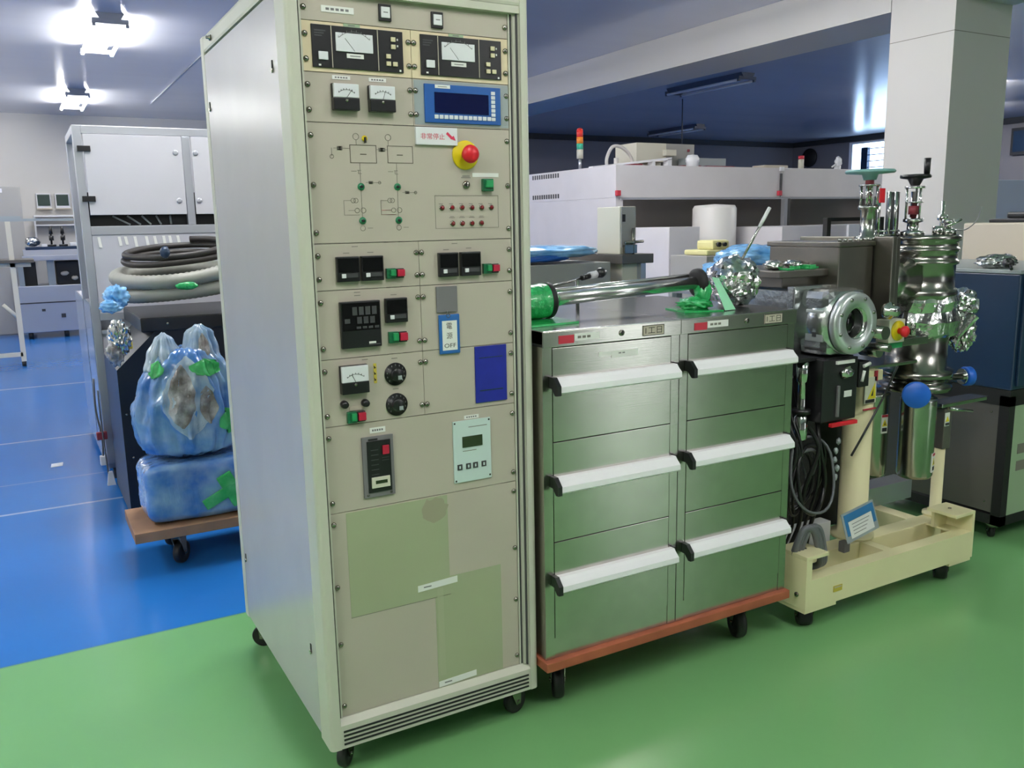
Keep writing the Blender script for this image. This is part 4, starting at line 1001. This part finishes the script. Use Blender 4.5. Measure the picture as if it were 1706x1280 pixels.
# ------------------------------------------------------------------ clean bench behind
t = thing('clean_bench', 'long grey enclosed bench with a wide hood below the beam', 'bench', (5.0, 4.2, 0))
g = G().m('bench_grey').box(3.354, 5.035, 3.5, 4.9, 1.478, 1.715, .003); g.build('hood', t)
G().m('bench_grey').box(5.045, 6.7, 3.5, 4.9, 1.478, 1.715, .003).build('hood', t)
G().m('alu').box(3.40, 6.7, 3.49, 3.5, 1.462, 1.478).build('lower_rail', t)
g = G().m('bench_grey').box(3.354, 3.42, 3.5, 4.9, 0.0, 1.478, .002).box(3.354, 5.2, 4.9, 5.4, .0, 1.70, .002); g.build('side_wall', t)
G().m('bench_grey').box(6.64, 6.7, 3.5, 4.9, .0, 1.478, .002).build('side_wall', t)
g = G().m('bench_back').box(3.42, 6.64, 3.85, 3.9, 1.0, 1.478); g.m('white_plastic')
g.build('back_wall', t)
G().m('bench_grey').box(3.42, 6.64, 3.55, 4.9, .0, 1.0, .003).build('lower_cabinet', t)
g = G().m('alu').box(5.055, 5.09, 3.46, 3.5, 1.10, 1.465).m('dark_grey').box(5.09, 5.13, 3.47, 3.5, 1.10, 1.465); g.build('divider', t)
g = G().m('dark_grey')
for z in (1.665, 1.50):
    for k in range(12): g.box(3.352, 3.3555, 4.28+k*.036, 4.30+k*.036, z, z+.035)
g.build('vent_slots', t)
g = G().m('label_red')
for x in (3.345, 5.0): g.box(x, x+.035, 3.47, 3.50, 1.49, 1.53, .004)
g.build('red_clip', t)
G().m('dark_grey').box(5.03, 5.05, 3.49, 3.5, 1.53, 1.67).m('white_plastic').box(5.02, 5.06, 3.48, 3.5, 1.69, 1.722).build('hood_latch', t)
t = thing('signal_tower', 'slim signal light with red, amber and green segments on the grey bench', 'signal light', (3.42, 4.07, 1.715))
G().m('alu').cyl((3.42, 4.07, 1.715), (3.42, 4.07, 1.80), .012, seg=12).build('pole', t)
for z0, z1, m in ((1.80, 1.87, 'beige_light'), (1.87, 1.915, 'tower_green'), (1.915, 1.965, 'tower_amber'), (1.965, 2.02, 'tower_red')):
    G().m(m).cyl((3.42, 4.07, z0), (3.42, 4.07, z1), .026, seg=20).build('segment', t, {'beige_light': 'pale base segment', 'tower_green': 'green segment', 'tower_amber': 'amber segment', 'tower_red': 'red segment'}[m])
G().m('tower_red').lathe([(.026, 0), (.018, .012), (0, .016)], (3.42, 4.07, 2.02), seg=20).build('cap', t)
zb = 1.716
g = G().m('beige_light').box(4.08, 4.40, 4.2, 4.5, 1.80, 1.955, .004).box(4.10, 4.14, 4.25, 4.45, zb, 1.80).box(4.34, 4.38, 4.25, 4.45, zb, 1.80).box(4.36, 4.47, 4.15, 4.25, 1.85, 1.9)
tag(g.build('fan_box'), 'pale box raised on feet on top of the grey bench', 'box')
g = G().m('partition').box(4.48, 4.80, 4.3, 4.6, zb, 1.965, .004).m('dark_grey').box(4.53, 4.56, 4.29, 4.3, 1.86, 1.90); g.m('maroon').box(4.72, 4.74, 4.29, 4.3, 1.9, 1.92)
tag(g.build('control_box'), 'grey control box on the bench top, right of the pale box', 'box')
g = G().m('cyl_white').tube(spline([(3.74, 4.15, zb+.02), (3.74, 4.15, 1.82), (3.80, 4.15, 1.91), (3.90, 4.15, 1.90), (3.99, 4.16, 1.83), (4.03, 4.17, 1.745)], 7), .014, 10).cyl((3.84, 4.16, zb), (3.84, 4.16, 1.82), .02, seg=12)
tag(g.build('white_hose'), 'white hose looping up from the bench top beside the pale box', 'hose')
g = G().m('white_plastic').prism([(3.40, zb), (3.40, zb+.012), (4.18, zb+.095), (4.18, zb+.075)], 'xz', 3.86, 3.92).box(4.14, 4.18, 3.86, 3.92, zb, zb+.08).box(3.98, 4.01, 3.86, 3.92, zb, zb+.06)
tag(g.build('sloping_tray'), 'long thin white sloping tray on the bench top', 'tray')
for (x0, x1, h_, lab) in ((3.86, 3.99, .05, 'maroon box on the bench top under the sloping tray'), (4.42, 4.62, .045, 'maroon box on the bench top beside the white round cap'), (4.68, 5.0, .045, 'maroon box on the bench top, the rightmost and longest')):
    tag(G().m('maroon').box(x0, x1, 4.0, 4.12, zb, zb+h_, .003).build('maroon_box'), lab, 'box', 'maroon boxes on the bench')
tag(G().m('placard_grey').box(4.60, 5.03, 4.14, 4.28, zb+.001, zb+.12, .005).build('flat_unit'), 'flat bluish-grey unit on the bench top behind the maroon boxes', 'unit')
tag(G().m('white_plastic').lathe([(.05, 0), (.05, .05), (.055, .055), (.055, .085), (.04, .11), (0, .115)], (4.345, 3.8, zb), seg=24).build('round_cap'), 'white round cap standing near the front edge of the bench hood', 'cap')
tag(G().m('beige').box(5.16, 5.44, 3.8, 3.95, zb, zb+.045, .003).build('pale_carton'), 'low pale carton on the right part of the hood', 'carton')
g = G().m('beige_light').cyl((5.6, 3.8, zb), (5.6, 3.8, zb+.10), .025, seg=14).m('label_red').cyl((5.6, 3.8, zb+.10), (5.6, 3.8, zb+.13), .026, seg=14)
tag(g.build('red_topped_canister'), 'small pale canister with red top on the right part of the hood', 'canister')
g = G().m('white_plastic').cyl((6.07, 3.8, zb), (6.07, 3.8, zb+.05), .03, seg=12).blob((6.08, 3.8, zb+.085), (.035, .03, .05), .2, 2, 4, 3).cyl((6.0, 3.8, zb+.04), (6.06, 3.8, zb+.07), .008, seg=8)
tag(g.build('spray_head'), 'small white spray nozzle on the hood just left of the column', 'nozzle')
g = G().m('cyl_white').lathe([(0, .0), (.14, .0), (.165, .01), (.165, 1.385), (.15, 1.41), (0, 1.42)], (4.12, 3.28, 0), seg=40)
tag(g.build('white_tank'), 'tall white cylinder tank standing in front of the grey bench', 'tank')
g = G().m('bench_grey').box(3.366, 3.64, 2.9, 3.29, .0, 1.258, .004); tag(g.build('grey_cabinet'), 'plain grey cabinet standing left of the white cylinder tank', 'cabinet')
g = G().m('bench_grey').box(4.34, 6.2, 2.8, 3.4, .0, 1.245, .004).m('white_plastic').box(5.03, 5.3, 2.78, 2.8, .85, 1.245)
tag(g.build('low_cabinet'), 'long low grey cabinet in front of the bench, right of the tank', 'cabinet')
# small machine with cream head
t = thing('dispensing_machine', 'pale machine with an upright cream head just behind the steel cabinets', 'machine', (2.05, 1.9, 0))
G().m('beige_light').box(2.0, 2.12, 1.6, 2.22, .05, 1.10, .004).build('cabinet', t)
G().m('black_matte').box(2.01, 2.11, 1.62, 2.2, 0, .05).build('plinth', t)
G().m('grey_panel').box(1.97, 2.16, 1.56, 2.3, 1.10, 1.145, .003).build('table_plate', t)
G().m('dark_grey').box(1.996, 2.0, 1.87, 2.02, .96, 1.04).build('vent', t)
G().m('beige_light').box(1.985, 2.08, 1.6, 1.79, 1.145, 1.372, .004).build('head', t, 'cream upright head')
g = G().m('partition').box(1.99, 2.075, 1.594, 1.6, 1.18, 1.37).m('ink').box(1.995, 2.012, 1.592, 1.595, 1.30, 1.335)
g.m('screw_metal').cyl((2.05, 1.58, 1.145), (2.05, 1.58, 1.27), .006, seg=8).cyl((2.0, 1.58, 1.2), (2.11, 1.58, 1.205), .007, seg=8).box(2.0, 2.07, 1.575, 1.594, 1.15, 1.19)
g.build('mechanism', t)
G().m('alu').box(2.09, 2.12, 1.57, 1.60, .6, 1.10).build('side_strip', t)
g = G().m('blue_wrap').blob((1.62, 1.75, 1.165), (.30, .14, .032), .15, 2.5, 3, 4, 3.)
g.m('blue_wrap_deep').blob((1.52, 1.73, 1.14), (.22, .12, .022), .15, 2.5, 4, 4, 3.)
tag(g.build('blue_wrapped_parcel'), 'light blue plastic-wrapped parcel beside the cream-headed machine', 'parcel')
tag(G().m('partition').box(1.30, 1.93, 1.6, 2.0, 0.0, 1.112, .004).build('side_stand'), 'grey stand under the blue plastic-wrapped parcel', 'stand')
g = G().m('pale_yellow').box(2.90, 3.14, 2.0, 2.2, 1.10, 1.13, .01).box(2.96, 3.09, 2.02, 2.16, 1.13, 1.185, .015).m('ink').cyl((3.0, 2.005, 1.16), (3.0, 2.021, 1.16), .014, seg=12).cyl((3.045, 2.005, 1.16), (3.045, 2.021, 1.16), .012, seg=12)
tag(g.build('yellow_fixture'), 'small pale yellow fixture with two black holes near the tank', 'fixture')
tag(G().m('partition').box(2.88, 3.16, 1.98, 2.3, 0, 1.098, .004).build('fixture_pedestal'), 'plain grey pedestal under the pale yellow fixture', 'pedestal')
g = G().m('blue_wrap').blob((2.40, .98, 1.145), (.32, .12, .045), .16, 1.8, 5, 5, 2.2).blob((2.22, .98, 1.14), (.17, .12, .055), .16, 1.8, 6, 5).blob((2.32, .99, 1.05), (.32, .10, .06), .1, 2.5, 8, 4, flat=1.017)
g.blob((2.08, .98, 1.07), (.12, .10, .06), .15, 2., 7, 4, flat=1.017)
tag(g.build('blue_bag'), 'bright blue plastic bag lying behind the foil bundle', 'bag')
g = G().m('alu').box(1.85, 2.72, .82, 1.15, 1.0, 1.015, .002)
for x in (1.92, 2.65):
    for y in (.84, 1.1): g.box(x, x+.03, y, y+.03, 0, 1.0)
tag(g.build('side_table'), 'narrow metal table carrying the bright blue bag', 'table')
g = G().m('black_matte').box(3.42, 3.45, 1.6, 1.63, 0, 1.28).box(3.42, 3.9, 1.6, 1.63, 1.28, 1.30).box(3.87, 3.9, 1.6, 1.63, 0, 1.28)
tag(g.build('gantry'), 'thin black metal gantry standing behind the vacuum machine', 'gantry')
# far right
g = G().m('placard_grey').box(9.9, 11.4, 5.0, 5.9, 0, 1.74, .01); tag(g.build('far_machine'), 'bluish-grey machine far behind, right of the column', 'machine')
g = G().m('white_plastic').box(10.15, 10.5, 5.2, 5.4, 1.74, 1.84, .01).cyl((10.55, 5.3, 1.74), (10.55, 5.3, 1.95), .02, seg=10); tag(g.build('white_device'), 'white device on top of the far bluish-grey machine', 'device')
g = G().m('dark_trim').box(14.22, 14.25, 6.2, 7.15, 2.28, 2.72).m('navy').box(14.20, 14.22, 6.25, 7.1, 2.33, 2.67); 
g.m('dark_trim').box(14.25, 14.3, 6.4, 6.9, 2.4, 2.6)
tag(g.build('wall_board'), 'dark framed board on the far right wall', 'board')
g = G().m('black_matte').lathe([(0, 0), (.17, 0), (.19, .02), (.19, .05), (0, .05)], (XR, 11.5, 2.56), (-1, 0, 0), seg=28); tag(g.build('wall_fan'), 'round black ventilation fan high on the far wall', 'fan')

# ------------------------------------------------------------------ left background: white framed machine
t = thing('framed_machine', 'large white machine with aluminium profile frame and hinged doors', 'machine', (.4, 3.7, 0))
mx0, mx1, my0, my1 = -.25, 1.35, 3.1, 4.45
g = G().m('alu')
for x in (mx0, mx1-.04):
    g.box(x, x+.04, my0, my0+.04, .09, 1.825, .003)
g.box(mx0+.04, mx1-.04, my0, my0+.04, 1.785, 1.825, .003).box(mx0+.04, mx1-.04, my0, my0+.04, 1.285, 1.33, .003).box(.262, .302, my0, my0+.04, 1.33, 1.785, .003)
g.box(mx0, mx0+.04, my0+.04, my0+.6, 1.785, 1.825, .003).box(mx0, mx0+.04, my0+.56, my0+.6, .09, 1.785, .003)
g.box(mx0+.04, mx1-.04, my0, my0+.04, .85, .89, .003).box(mx0+.04, mx1-.04, my0, my0+.04, .78, .80, .003)
g.build('frame', t)
g = G().m('machine_white').box(mx0+.045, .258, my0-.012, my0+.004, 1.385, 1.782, .002)
d = g.build('door', t, 'white upper door')
for z in (1.71, 1.465): G().m('black_plastic').box(mx0+.015, mx0+.075, my0-.022, my0-.012, z-.014, z+.014, .002).build('hinge', d, 'black hinge')
for z in (1.70, 1.455): G().m('alu').lathe([(.014, 0), (.014, .003), (.008, .004), (0, .004)], (.225, my0-.012, z), (0, -1, 0), seg=18).build('latch', d)
d = G().m('machine_white').box(.306, mx1-.045, my0-.012, my0+.004, 1.385, 1.782, .002).build('door', t, 'white upper door')
for z in (1.70, 1.455): G().m('alu').lathe([(.014, 0), (.014, .003), (.008, .004), (0, .004)], (.325, my0-.012, z), (0, -1, 0), seg=18).build('latch', d)
g = G().m('black_matte').box(mx0+.04, mx1-.04, my0+.05, my0+.3, 1.33, 1.5); g.m('placard_grey')
for k in range(5): g.cyl((-.02+k*.05, my0+.03, 1.335), (-.10+k*.07, my0+.045, 1.38), .005, seg=6)
g.build('inner_cables', t)
G().m('machine_low').box(mx0+.042, mx1-.042, my0+.004, my0+.02, .89, 1.285).build('front_panel', t)
g = G().m('white_paper')
for k, x in enumerate((-.185, -.09, -.06, -.015, .04, .08, .125, .155, .195)):
    g.prism([(x, 1.275), (x+.014, 1.275), (x+.020, 1.222+.006*(k % 3)), (x+.006, 1.222+.006*(k % 3))], 'xz', my0+.001, my0+.003)
g.build('paper_strips', t, 'row of white paper strips')
G().m('machine_low').box(mx0+.042, mx1-.042, my0+.01, my0+.02, .09, .78).build('lower_panel', t)
G().m('machine_side').box(mx0, mx0+.01, my0+.01, my1, .055, .93).build('side_panel', t, 'glossy bluish side panel')
G().m('machine_low').box(mx0+.01, mx1, my0+.045, my1, .055, .93).build('base_cabinet', t)
G().m('machine_white').box(mx0, mx1, my0+.6, my0+.61, .93, 1.82).build('rear_panel', t)
for x in (mx0+.05, mx1-.05):
    for y in (my0+.05, my1-.06): G().m('rubber').cyl((x, y, 0), (x, y, .056), .022, seg=14).build('foot', t)
g = G().m('cable_grey').tube(spline([(-.275, 3.06, .56), (-.28, 3.06, .4), (-.265, 3.05, .25), (-.27, 3.06, .12)], 6), .005, 6).tube(spline([(-.262, 3.04, .50), (-.262, 3.03, .3), (-.255, 3.02, .06)], 6), .004, 6)
g.m('maroon').box(-.29, -.24, 3.03, 3.06, .24, .28, .004).m('white_plastic').box(-.285, -.25, 3.04, 3.08, .10, .15, .006).prism([(-.265, .0), (-.225, .0), (-.235, .07), (-.255, .07)], 'xz', 3.0, 3.03)
tag(g.build('hanging_cables'), 'thin cables with white plugs hanging at the machine corner', 'cable')

# black cabinet with hoses
t = thing('black_cabinet', 'black cabinet with slanted corner behind the wrapped bag', 'cabinet', (.25, 2.6, 0))
g = G().m('table_black').prism([(-.222, .02), (-.222, .70), (-.05, .862), (.75, .862), (.75, .02)], 'xz', 2.3, 2.95); g.build('body', t)
G().m('black_matte').prism([(-.20, 0), (-.20, .02), (.73, .02), (.73, 0)], 'xz', 2.33, 2.93).build('plinth', t)
G().m('black_plastic').box(-.11, .76, 2.27, 2.97, .862, .925, .006).build('top_slab', t)
g = G().m('screw_metal')
for x, z in ((-.20, .5), (-.19, .3), (.0, .895)): g.lathe([(.005, 0), (.005, .003), (0, .004)], (x, 2.3 if z < .8 else 2.27, z), (0, -1, 0), seg=8)
g.build('screw', t)
def ring_hose(name, c, rx, ry, z, turns, r, m, seed, label, ribs=True):
    pts = [(x, y, zz+.17*(y-c[1])+.07*(x-c[0])+.038) for x, y, zz in coil(c, rx, ry, z, .10, turns, seed, 36, 2.0*r)]
    rad = [r*(1+.07*(i % 2)) for i in range(len(pts))] if False else r
    if ribs:
        P2 = []
        for a, b in zip(pts, pts[1:]):
            for k in range(4): P2.append(Vector(a).lerp(Vector(b), k/4))
        rad = [r*(1.0 if i % 2 else .9) for i in range(len(P2))]; pts = P2
    g = G().m(m).tube(pts, rad, 12); return tag(g.build(name), label, 'hose')
ring_hose('grey_hose', (.13, 2.56), .285, .20, .965, 2.0, .034, 'hose_grey', 3, 'thick ribbed grey hose coiled on the black cabinet')
ring_hose('dark_hose', (.12, 2.58), .24, .16, 1.125, 2.2, .015, 'hose_dark', 9, 'thin dark hose coiled on top of the grey hose', False)
g = G().m('tape_green').blob((.10, 2.30, 1.055), (.05, .014, .018), .15, 2, 2, 3)
tag(g.build('green_tape'), 'green tape strip on the front of the coiled grey hose', 'tape')
tag(G().m('navy').blob((.03, 2.37, 1.205), (.022, .022, .028), .15, 2, 2, 3).build('hose_plug'), 'small dark blue plug on top of the coiled dark hose', 'plug')
g = G().m('blue_wrap').blob((-.195, 2.29, 1.025), (.05, .05, .05), .35, 2.6, 31, 4).blob((-.22, 2.27, .985), (.045, .05, .03), .3, 2.6, 32, 4)
tag(g.build('blue_cloth'), 'crumpled blue plastic at the left end of the coiled hose', 'plastic')
g = G().m('foil').blob((-.205, 2.235, .85), (.045, .048, .08), .3, 3.4, 41, 4, smooth=False).m('bag_core').blob((-.225, 2.23, .79), (.035, .045, .06), .3, 3, 42, 4)
g.m('yellow_label').box(-.175, -.155, 2.22, 2.24, .80, .84, .004)
tag(g.build('metal_fitting'), 'cluttered silver fitting hanging at the slanted black corner', 'fitting')
# wrapped items on a dolly
t = thing('wooden_dolly', 'brown wooden dolly with casters under the blue wrapped items', 'dolly', (.05, 1.78, 0))
G().m('brown_wood').box(-.275, .36, 1.60, 1.95, .132, .172, .003).build('board', t)
for (x, y) in ((-.12, 1.66), (.28, 1.66), (-.12, 1.89), (.28, 1.89)): caster(t, x, y, .132, .045, .028, .9, off=.025)
t = thing('wrapped_box', 'blue and clear plastic-wrapped box lying on the brown dolly', 'parcel', (0, 1.78, .172))
G().m('bag_wrap').blob((.03, 1.79, .29), (.25, .15, .12), .035, 1.6, 51, 5, 8., flat=.1725, top=.408).build('wrapping', t)
R = Matrix.Translation((.10, 1.636, .28)) @ Matrix.Rotation(-.45, 4, 'Y')
G().m('bag_tape').box(-.12, .12, -.006, .02, -.022, .022, .005, mtx=R).box(-.03, .03, -.005, .02, -.07, .07, .005, mtx=R).build('green_tape', t, 'green tape')
t = thing('wrapped_bag', 'upright blue plastic bag with shiny grey contents on the wrapped box', 'bag', (0, 1.8, .40))
bp_ = [(.42, .12, .09), (.44, .175, .12), (.50, .20, .135), (.60, .20, .135), (.70, .175, .12), (.78, .14, .105), (.83, .11, .085), (.845, .06, .05)]
g = G().m('bag_wrap').pleat((-.01, 1.80), bp_, .16, 3)
g.m('bag_pale').pleat((-.085, 1.79), [(.76, .075, .07), (.82, .06, .055), (.88, .035, .03), (.905, .006, .006)], .2, 8, nz=16)
g.pleat((.05, 1.79), [(.76, .08, .07), (.83, .065, .055), (.90, .05, .035), (.93, .012, .01)], .2, 14, nz=16)
g.build('wrapping', t)
g = G().m('bag_pale').pleat((-.01, 1.80), bp_, .16, 3, -2.15, -1.2, .50, .82, .003)
g.m('bag_core').pleat((-.01, 1.80), bp_, .16, 3, -2.05, -1.55, .54, .79, .006).pleat((-.01, 1.80), bp_, .16, 3, -1.45, -1.15, .55, .70, .005)
g.pleat((.05, 1.79), [(.76, .08, .07), (.83, .065, .055), (.90, .05, .035), (.93, .012, .01)], .2, 14, -1.8, -1.2, .80, .90, .005, nz=16)
g.build('contents', t, 'shiny grey contents seen through the plastic')
G().m('bag_tape').pleat((-.01, 1.80), bp_, .16, 3, -1.6, -.7, .735, .80, .009).build('green_tape', t, 'green tape')
G().m('bag_tape').pleat((-.01, 1.80), bp_, .16, 3, -2.75, -2.2, .735, .80, .009).build('green_tape', t, 'green tape')
G().m('bag_tape').pleat((-.01, 1.80), bp_, .16, 3, -1.15, -.6, .50, .60, .006).build('green_tape', t, 'green tape')
tag(G().m('white_paper').prism([(-.51, 3.57), (-.45, 3.575), (-.445, 3.65), (-.505, 3.645)], 'xy', .0, .004).build('paper_scrap'), 'small white paper scrap on the blue floor', 'paper')

# far left workbench
t = thing('far_workbench', 'steel workbench machine by the back wall at the left edge', 'machine', (-.2, 10.8, 0))
G().m('alu').box(-.58, .5, 10.5, 11.1, .08, .66, .01).build('lower_cabinet', t)
g = G().m('dark_grey').box(-.14, -.09, 10.49, 10.5, .25, .30).box(-.35, -.31, 10.49, 10.5, .34, .37).m('label_red').box(.04, .07, 10.49, 10.5, .36, .39).m('dark_grey').box(-.58, .5, 10.495, 10.5, .44, .455); g.build('control', t)
g = G().m('placard_grey').box(-.24, -.16, 10.5, 10.58, .66, .97).box(-.56, -.50, 10.5, 10.56, .66, .97).box(.4, .45, 10.5, 10.56, .66, .97).m('black_matte').box(-.14, .4, 10.55, 11.0, .66, .95, .01).box(-.52, -.36, 10.6, 11.0, .66, .95)
g.m('beige').blob((-.05, 10.53, .80), (.05, .03, .03), .2, 3, 5, 2).blob((.06, 10.53, .74), (.04, .03, .03), .2, 3, 6, 2); g.build('undercarriage', t)
G().m('alu').box(-.5, .6, 10.42, 11.1, .97, 1.03, .005).box(-.48, .6, 10.5, 11.1, 1.03, 1.10, .005).build('table', t)
G().m('navy').box(-.45, .6, 10.5, 11.05, 1.10, 1.135, .004).build('stage', t)
for x in (-.5, -.1, .4): G().m('rubber').cyl((x, 10.56, 0), (x, 10.56, .082), .03, seg=12).build('foot', t)
for k, x in enumerate((-.15, -.02)):
    g = G().m('black_plastic').cyl((x, 10.7, 1.135), (x, 10.7, 1.16), .05, seg=16).cyl((x, 10.74, 1.15), (x, 10.74, 1.36), .012, seg=8).cyl((x, 10.68, 1.21), (x, 10.68, 1.27), .028, seg=12).cyl((x, 10.68, 1.29), (x, 10.68, 1.38), .024, .015, seg=12).box(x-.01, x+.01, 10.68, 10.75, 1.27, 1.30)
    tag(g.build('microscope'), ['black microscope on the far workbench, the left one', 'black microscope on the far workbench, beside the machine corner'][k], 'microscope', 'microscopes on the far workbench')
g = G().m('foil').blob((-.36, 10.75, 1.20), (.08, .08, .062), .25, 2.6, 71, 4); g.m('white_plastic').box(-.27, -.21, 10.56, 10.62, 1.136, 1.17, .005).box(.05, .15, 10.62, 10.75, 1.136, 1.18, .01)
tag(g.build('plastic_bundle'), 'clear plastic bundle and white cups on the far workbench', 'bundle')
for k, (x0, x1) in enumerate(((-.24, -.06), (-.01, .17))):
    t = thing('wall_monitor', ['dark small window-like monitor on the far wall, left one of two', 'dark small window-like monitor on the far wall, right one of two'][k], 'monitor', ((x0+x1)/2, 11.95, 1.64), 'dark monitors on the far wall')
    G().m('white_plastic').box(x0, x1, 11.93, 11.99, 1.64, 1.84, .004).build('frame', t)
    G().m('monitor_dark').box(x0+.015, x1-.015, 11.92, 11.935, 1.675, 1.825).build('screen', t)
    G().m('beige').box(x0-.005, x1+.005, 11.90, 11.99, 1.625, 1.64).build('ledge', t)
g = G().m('white_plastic').box(-.3, .5, 11.8, 11.98, 1.52, 1.545, .002).box(-.3, .5, 11.85, 11.98, 1.40, 1.42, .002).box(-.3, -.28, 11.8, 11.98, 1.0, 1.52)
tag(g.build('wall_shelf'), 'thin white shelf on the far wall below the monitors', 'shelf')
g = G().m('partition').box(-1.6, -.43, 11.15, 11.2, .02, 1.895, .003).m('white_plastic').box(-.66, -.63, 11.14, 11.15, 1.82, 1.87); tag(g.build('partition_screen'), 'grey partition panel by the far left wall', 'partition')
t = thing('cream_frame_trolley', 'cream framed trolley table at the far left edge', 'trolley', (-.9, 8.3, 0))
g = G().m('beige_light').box(-.62, -.575, 8.0, 8.05, .05, 1.42).box(-1.5, -1.45, 8.0, 8.05, .05, 1.42).box(-.62, -.575, 8.5, 8.55, .05, 1.0).box(-1.5, -1.45, 8.5, 8.55, .05, 1.0)
g.box(-1.5, -.44, 8.0, 8.04, .98, 1.02).cyl((-.72, 8.02, .62), (-.6, 8.02, .48), .02, seg=6).box(-1.5, -.6, 8.0, 8.04, .1, .14)
g.build('frame', t)
G().m('grey_panel').box(-1.55, -.41, 7.95, 8.6, 1.02, 1.05, .003).build('table_top', t)
g = G().m('placard_grey').box(-1.5, .05, 8.0, 8.03, 1.42, 1.445).box(-1.5, -.48, 8.0, 8.4, 1.445, 1.47).m('white_plastic').box(.02, .05, 8.0, 8.03, 0, 1.42); g.build('top_rail', t)
for x in (-.6, -1.47):
    for y in (8.02, 8.52): G().m('rubber').cyl((x, y, 0), (x, y, .05), .02, seg=10).build('foot', t)
